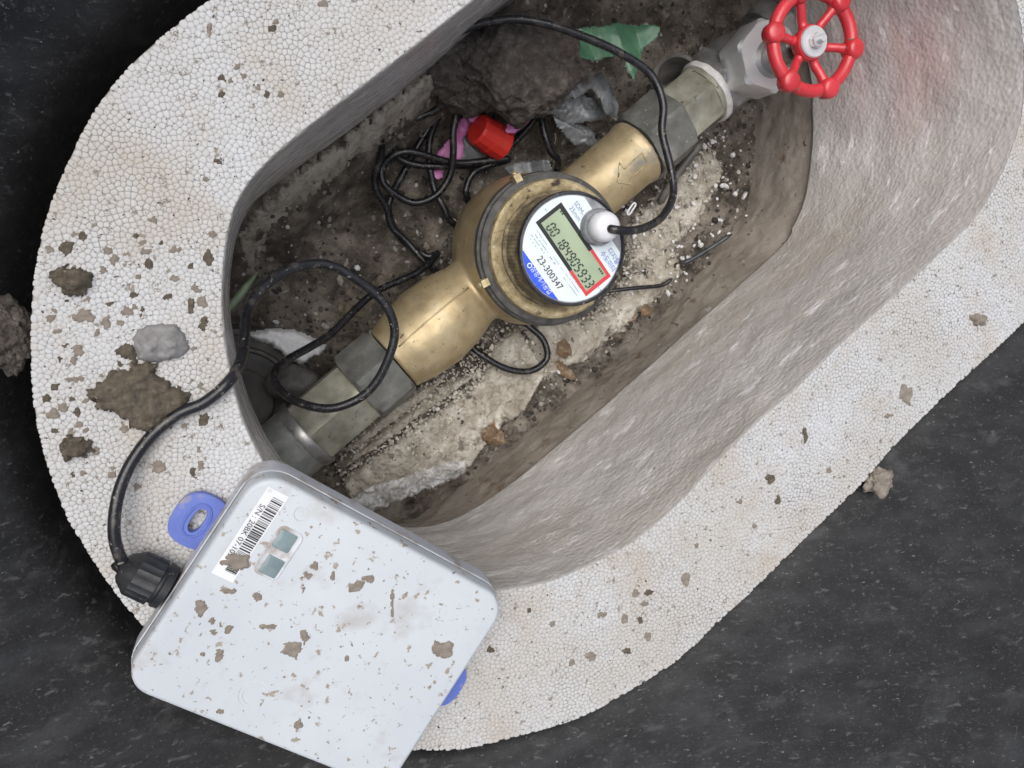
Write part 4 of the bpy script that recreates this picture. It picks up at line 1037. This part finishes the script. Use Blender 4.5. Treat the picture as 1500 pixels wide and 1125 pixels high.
sheet('film_scrap', [(676, 205), (690, 195), (708, 215), (715, 236), (690, 238), (675, 232)], -.247, M_FILM, 'dark bluish film scrap under the red plug', 'plastic scrap', (.8, .02, .004, 0), seed=9.)
sheet('film_scrap', [(872, 122), (890, 118), (902, 150), (900, 172), (886, 160)], -.206, M_FILM, 'pale grey film strip beside the pipe nut below the green leaf', 'plastic scrap', (.9, .02, .008, 0), seed=14.)
sheet('film_scrap', [(806, 132), (840, 122), (862, 128), (846, 142), (815, 148)], -.196, M_FILM, 'crinkled grey film scrap against the right flank of the big earth clod', 'plastic scrap', (.5, .02, .008, .1), seed=15.)
o = sheet('ivy_leaf', [(842, 44), (858, 40), (885, 42), (905, 37), (935, 37), (959, 42), (956, 56), (940, 70), (934, 90), (922, 108), (913, 121), (908, 108), (906, 92), (893, 84), (872, 88), (845, 86), (850, 62)], -.165, M_LEAF, 'green leaf lying at the top of the pit beside the earth clod', 'leaf', (.3, .045, .012, -.2), step=.0011, seed=10.)
# pipe stub with open end
pc = at(990, 112, -.205); pd = Vector((-.45, .35, .75)).normalized()
o = mk('pipe_stub', *lathe_geo([(-.05, .0195), (.0, .0195), (.003, .021), (.006, .0205), (.006, .0165), (-.03, .0160)], pc, pd, 48), M_PIPE, None, True, 40); recenter(o, pc); tag(o, 'dark grey open pipe stub behind the white thread tape', 'pipe')
# old rubber lid, lower left
rl = at(352, 588, -.235); rl.z = 0
o = mk('rubber_lid', *lathe_geo([(-.285, .066), (-.236, .066), (-.233, .0645), (-.232, .060), (-.2345, .0585), (-.2345, .050), (-.232, .0485), (-.232, .046), (-.235, .044), (-.236, .030), (-.234, .028), (-.236, .002)], rl, (0, 0, 1), 72), M_RUBBER, None, True, 35); recenter(o, (rl.x, rl.y, -.28)); tag(o, 'old round black rubber lid with ridges, half under the foam at lower left', 'lid')
p = at(428, 562, -.222); o = blob('stone', p, (.023, .017, .014), M_RUBBER, sub=4, amp=.15, fs=40, seed=9); tag(o, 'dark stone between the black lid and the pipe tailpiece', 'stone')
o = big_patch('foam_shard', [(362, 490), (395, 482), (432, 484), (462, 497), (476, 508), (470, 518), (455, 523), (445, 532), (425, 526), (398, 503), (375, 497)], -.226, .008, M_CRUMB, 'broken white foam shard behind the old black lid', 'foam piece', step=.0012, wob=.0015, ramp=.004, amp=.12)
pc = at(514, 455, -.24); o = mk('fitting_stub', *lathe_geo([(-.012, .0055), (.004, .0055), (.0045, .0066), (.010, .0066), (.010, .0045), (.006, .004)], pc, (at(493, 450, -.235)-pc).normalized()+Vector((0, 0, .2)), 24), M_STUB, None, True, 40); recenter(o, pc); tag(o, 'little tan fitting stub half buried left of the brass barrel', 'fitting')
# grass blade
ga, gb = at(328, 462, -.175), at(378, 398, -.185); gd = (gb-ga).normalized(); gs = Vector((0, 0, 1)).cross(gd).normalized(); V = []; Fc = []
for k in range(13):
    t = k/12; c = ga.lerp(gb, t)+Vector((0, 0, .012*math.sin(t*math.pi))); w = .0027*math.sin(math.pi*(.12+.88*t))**.7+.0002
    V += [c-gs*w+Vector((0, 0, .0008)), c, c+gs*w+Vector((0, 0, .0008)), c+Vector((0, 0, -.0004))]
for k in range(12):
    for i in range(4): Fc.append((k*4+i, k*4+(i+1) % 4, k*4+4+(i+1) % 4, k*4+4+i))
o = mk('grass_blade', V, Fc, M_GRASS); recenter(o, ga); tag(o, 'pale green grass blade poking out beside the left foam edge', 'grass')
# sticks
def rod(name, pxs, r, mat, label, cat):
    P = catmull([at(*q) for q in pxs], 6); o = mk(name, *tube_geo(P, [r*(.35 if i in (0, len(P)-1) else 1) for i in range(len(P))], 10), mat); recenter(o, P[0]); tag(o, label, cat); return o
rod('stick', [(1000, 387, -.248), (1030, 370, -.245), (1072, 343, -.238)], .0023, M_STICK, 'straight shiny dark stick lying against the right pit wall', 'stick')
rod('cable_offcut', [(880, 428, -.255), (930, 422, -.252), (968, 418, -.252), (985, 408, -.250)], .0021, M_CABLE, 'short dark cable offcut right of the meter on pale rubble', 'cable')
rod('splinter', [(965, 300, -.245), (985, 265, -.235), (1030, 205, -.222)], .0042, M_PIPE, 'grey splinter alongside the pipe below the greenish tailpiece', 'splinter')
rod('straw', [(812, 212, -.238), (814, 204, -.236), (813, 194, -.235)], .0009, M_STUB, 'short yellowish straw bit behind the brass barrel', 'straw')
# broken pale mortar slabs under the lower barrel
def szr(off): return lambda x, y: soil_z(x, y, False)+off
SL = [([(503, 712), (511, 699), (706, 560), (724, 508), (760, 480), (800, 545), (770, 600), (720, 640), (690, 685), (600, 712), (520, 745)], .008, 'broad flat pale mortar chunk, furthest right of the straight crack'),
      ([(500, 688), (520, 664), (632, 582), (655, 560), (694, 549), (697, 551), (610, 614), (502, 690)], .0095, 'narrow pale mortar strip between two straight cracks below the barrel'),
      ([(500, 662), (520, 645), (560, 610), (610, 575), (660, 545), (632, 578), (520, 660)], .008, 'small pale mortar wedge beside the grey nut')]
for i, (px, th_, lab) in enumerate(SL):
    P = pw(px, -.262); o = patch('mortar_chunk', P, szr(.001), th_, M_SLAB, step=.0013, wob=.0008, ramp=.003, amp=.4, fs=190, seed=20.+i); tag(o, lab, 'mortar')
o = patch('mortar_chunk', pw([(770, 480), (800, 470), (860, 470), (935, 400), (985, 360), (1000, 400), (930, 470), (850, 530), (790, 560)], -.262), szr(.001), .007, M_SLAB, step=.0017, wob=.006, ramp=.01, amp=.7, fs=70, seed=31.); tag(o, 'crumbly pale mortar rubble patch right of the meter', 'mortar')
o = patch('mortar_chunk', pw([(925, 330), (960, 290), (1000, 250), (1045, 215), (1060, 250), (1030, 320), (960, 385), (920, 400)], -.262), szr(.001), .006, M_SLAB, step=.0017, wob=.007, ramp=.012, amp=.8, fs=60, seed=33.); tag(o, 'crumbly pale rubble patch between the grey nut and the right wall', 'mortar')
o = patch('earth_bank', pw([(352, 352), (372, 312), (430, 262), (500, 205), (575, 148), (640, 95), (655, 120), (600, 172), (540, 215), (480, 262), (420, 305), (385, 350), (365, 400)], -.19), szr(.0005), .007, M_BANK, step=.0016, wob=.006, ramp=.012, amp=.7, fs=75, seed=35.); tag(o, 'pale crumbly earth bank below the upper left foam edge', 'earth')
# clear film
sheet('clear_film', [(498, 738), (540, 712), (600, 694), (650, 676), (680, 672), (676, 692), (640, 708), (590, 728), (535, 748)], -.228, M_CLEAR, 'crumpled clear plastic film scrap between the box and the pit wall', 'plastic scrap', (1.9, .045, .004, 0), seed=12., crump=.005, step=.001)
# dry leaf flakes
for i, (px, lab) in enumerate(((( (815, 505), (825, 498), (834, 505), (836, 518), (826, 525), (817, 518)), 'amber dry leaf flake right of the lower cable loop'), (((812, 528), (822, 530), (840, 548), (838, 556), (820, 548)), 'pale tan dry leaf flake below the amber one'),
        (((704, 632), (718, 622), (735, 632), (740, 648), (722, 652), (708, 645)), 'rusty brown leaf flake near the pit wall above the clear film'), (((935, 452), (946, 446), (955, 455), (948, 464), (938, 462)), 'small brown leaf flake at the foot of the right wall'))):
    P = pw(px, -.25); c = sum(P, Vector())/len(P); sheet('dry_leaf', px, soil_z(c.x, c.y)+.009, M_DRYLEAF, lab, 'dry leaf', (1., .02, .004, 0), step=.0012, seed=40.+i)

# gravel and crumbs: nobody could count them
def scatter_stones(n, smin, smax, region, colf, name, mat, lift=0., seed=1, sub=2):
    r = random.Random(seed); bm = bmesh.new(); bmesh.ops.create_icosphere(bm, subdivisions=sub-1 if sub > 1 else 1, radius=1.0)
    base = [v.co.copy() for v in bm.verts]; fcs = [[v.index for v in f.verts] for f in bm.faces]; bm.free()
    V = []; Fc = []; C_ = []; poly = L_LOW[::10]; k = 0; tries = 0
    cand = [region(r) for _ in range(n*5)]; Q = [at(c[0], c[1], -.262) for c in cand]
    okk = inside(poly, np.array([q.x for q in Q]), np.array([q.y for q in Q]))
    for q, cnd, good in zip(Q, cand, okk):
        if not good or r.random() > cnd[2]: continue
        if k >= n: break
        s = smin*(smax/smin)**(r.random()**2.2); z = soil_z(q.x, q.y)
        R_ = Matrix.Rotation(r.random()*6, 3, 'Z') @ Matrix.Rotation(r.random()*6, 3, 'X'); sc3 = (r.uniform(.7, 1.3), r.uniform(.6, 1.1), r.uniform(.45, .9)); b0_ = len(V)
        for b in base:
            j = 1+r.uniform(-.22, .22); V.append(q*1+R_ @ Vector((b.x*s*sc3[0]*j, b.y*s*sc3[1]*j, b.z*s*sc3[2]*j))+Vector((0, 0, z-q.z+s*.25+lift)))
        Fc += [tuple(i+b0_ for i in f) for f in fcs]; c = colf(r); C_ += [(*c, 1)]*len(base); k += 1
    me = bpy.data.meshes.new(name); me.from_pydata(V, [], Fc); me.update()
    ca = me.color_attributes.new('tint', 'FLOAT_COLOR', 'POINT'); ca.data.foreach_set('color', np.array(C_).ravel())
    o = mko(name, me, mat, None, False); o['kind'] = 'stuff'; return o
def reg_all(r):
    x, y = r.uniform(330, 1110), r.uniform(0, 760)
    e = .35+.65*sstep(-100, 260, (x-620)*.6+(y-330)*.8)
    return x, y, e
def col_g(r):
    t = r.random()
    if t < .45: b = r.uniform(.03, .09); return (b*1.1, b*.95, b*.8)
    if t < .85: b = r.uniform(.12, .3); return (b*1.05, b*.97, b*.85)
    b = r.uniform(.35, .6); return (b, b*.96, b*.88)
scatter_stones(5200, .0010, .0042, reg_all, col_g, 'gravel', M_STONE, seed=2)
def reg_e(r):
    if r.random() < .7: return r.uniform(900, 1090), r.uniform(180, 430), 1
    return r.uniform(350, 1000), r.uniform(100, 700), .6
def reg_m(r):
    t = r.random(); a = r.random()
    if t < .6: return 520+240*a+r.uniform(-35, 35), 690-190*a+r.uniform(-40, 40), 1
    if t < .8: return 780+200*a+r.uniform(-30, 30), 520-140*a+r.uniform(-30, 30), 1
    return 930+110*a+r.uniform(-30, 30), 380-150*a+r.uniform(-30, 30), 1
def col_m(r):
    b = r.uniform(.35, .78) if r.random() < .9 else r.uniform(.08, .25); return (b, b*.94, b*.82)
scatter_stones(3200, .0008, .0030, reg_m, col_m, 'mortar_grains', M_STONE, .0065, seed=9)
scatter_stones(150, .0014, .0042, reg_e, lambda r: (1, 1, 1), 'foam_crumbs', M_CRUMB, .010, seed=6)
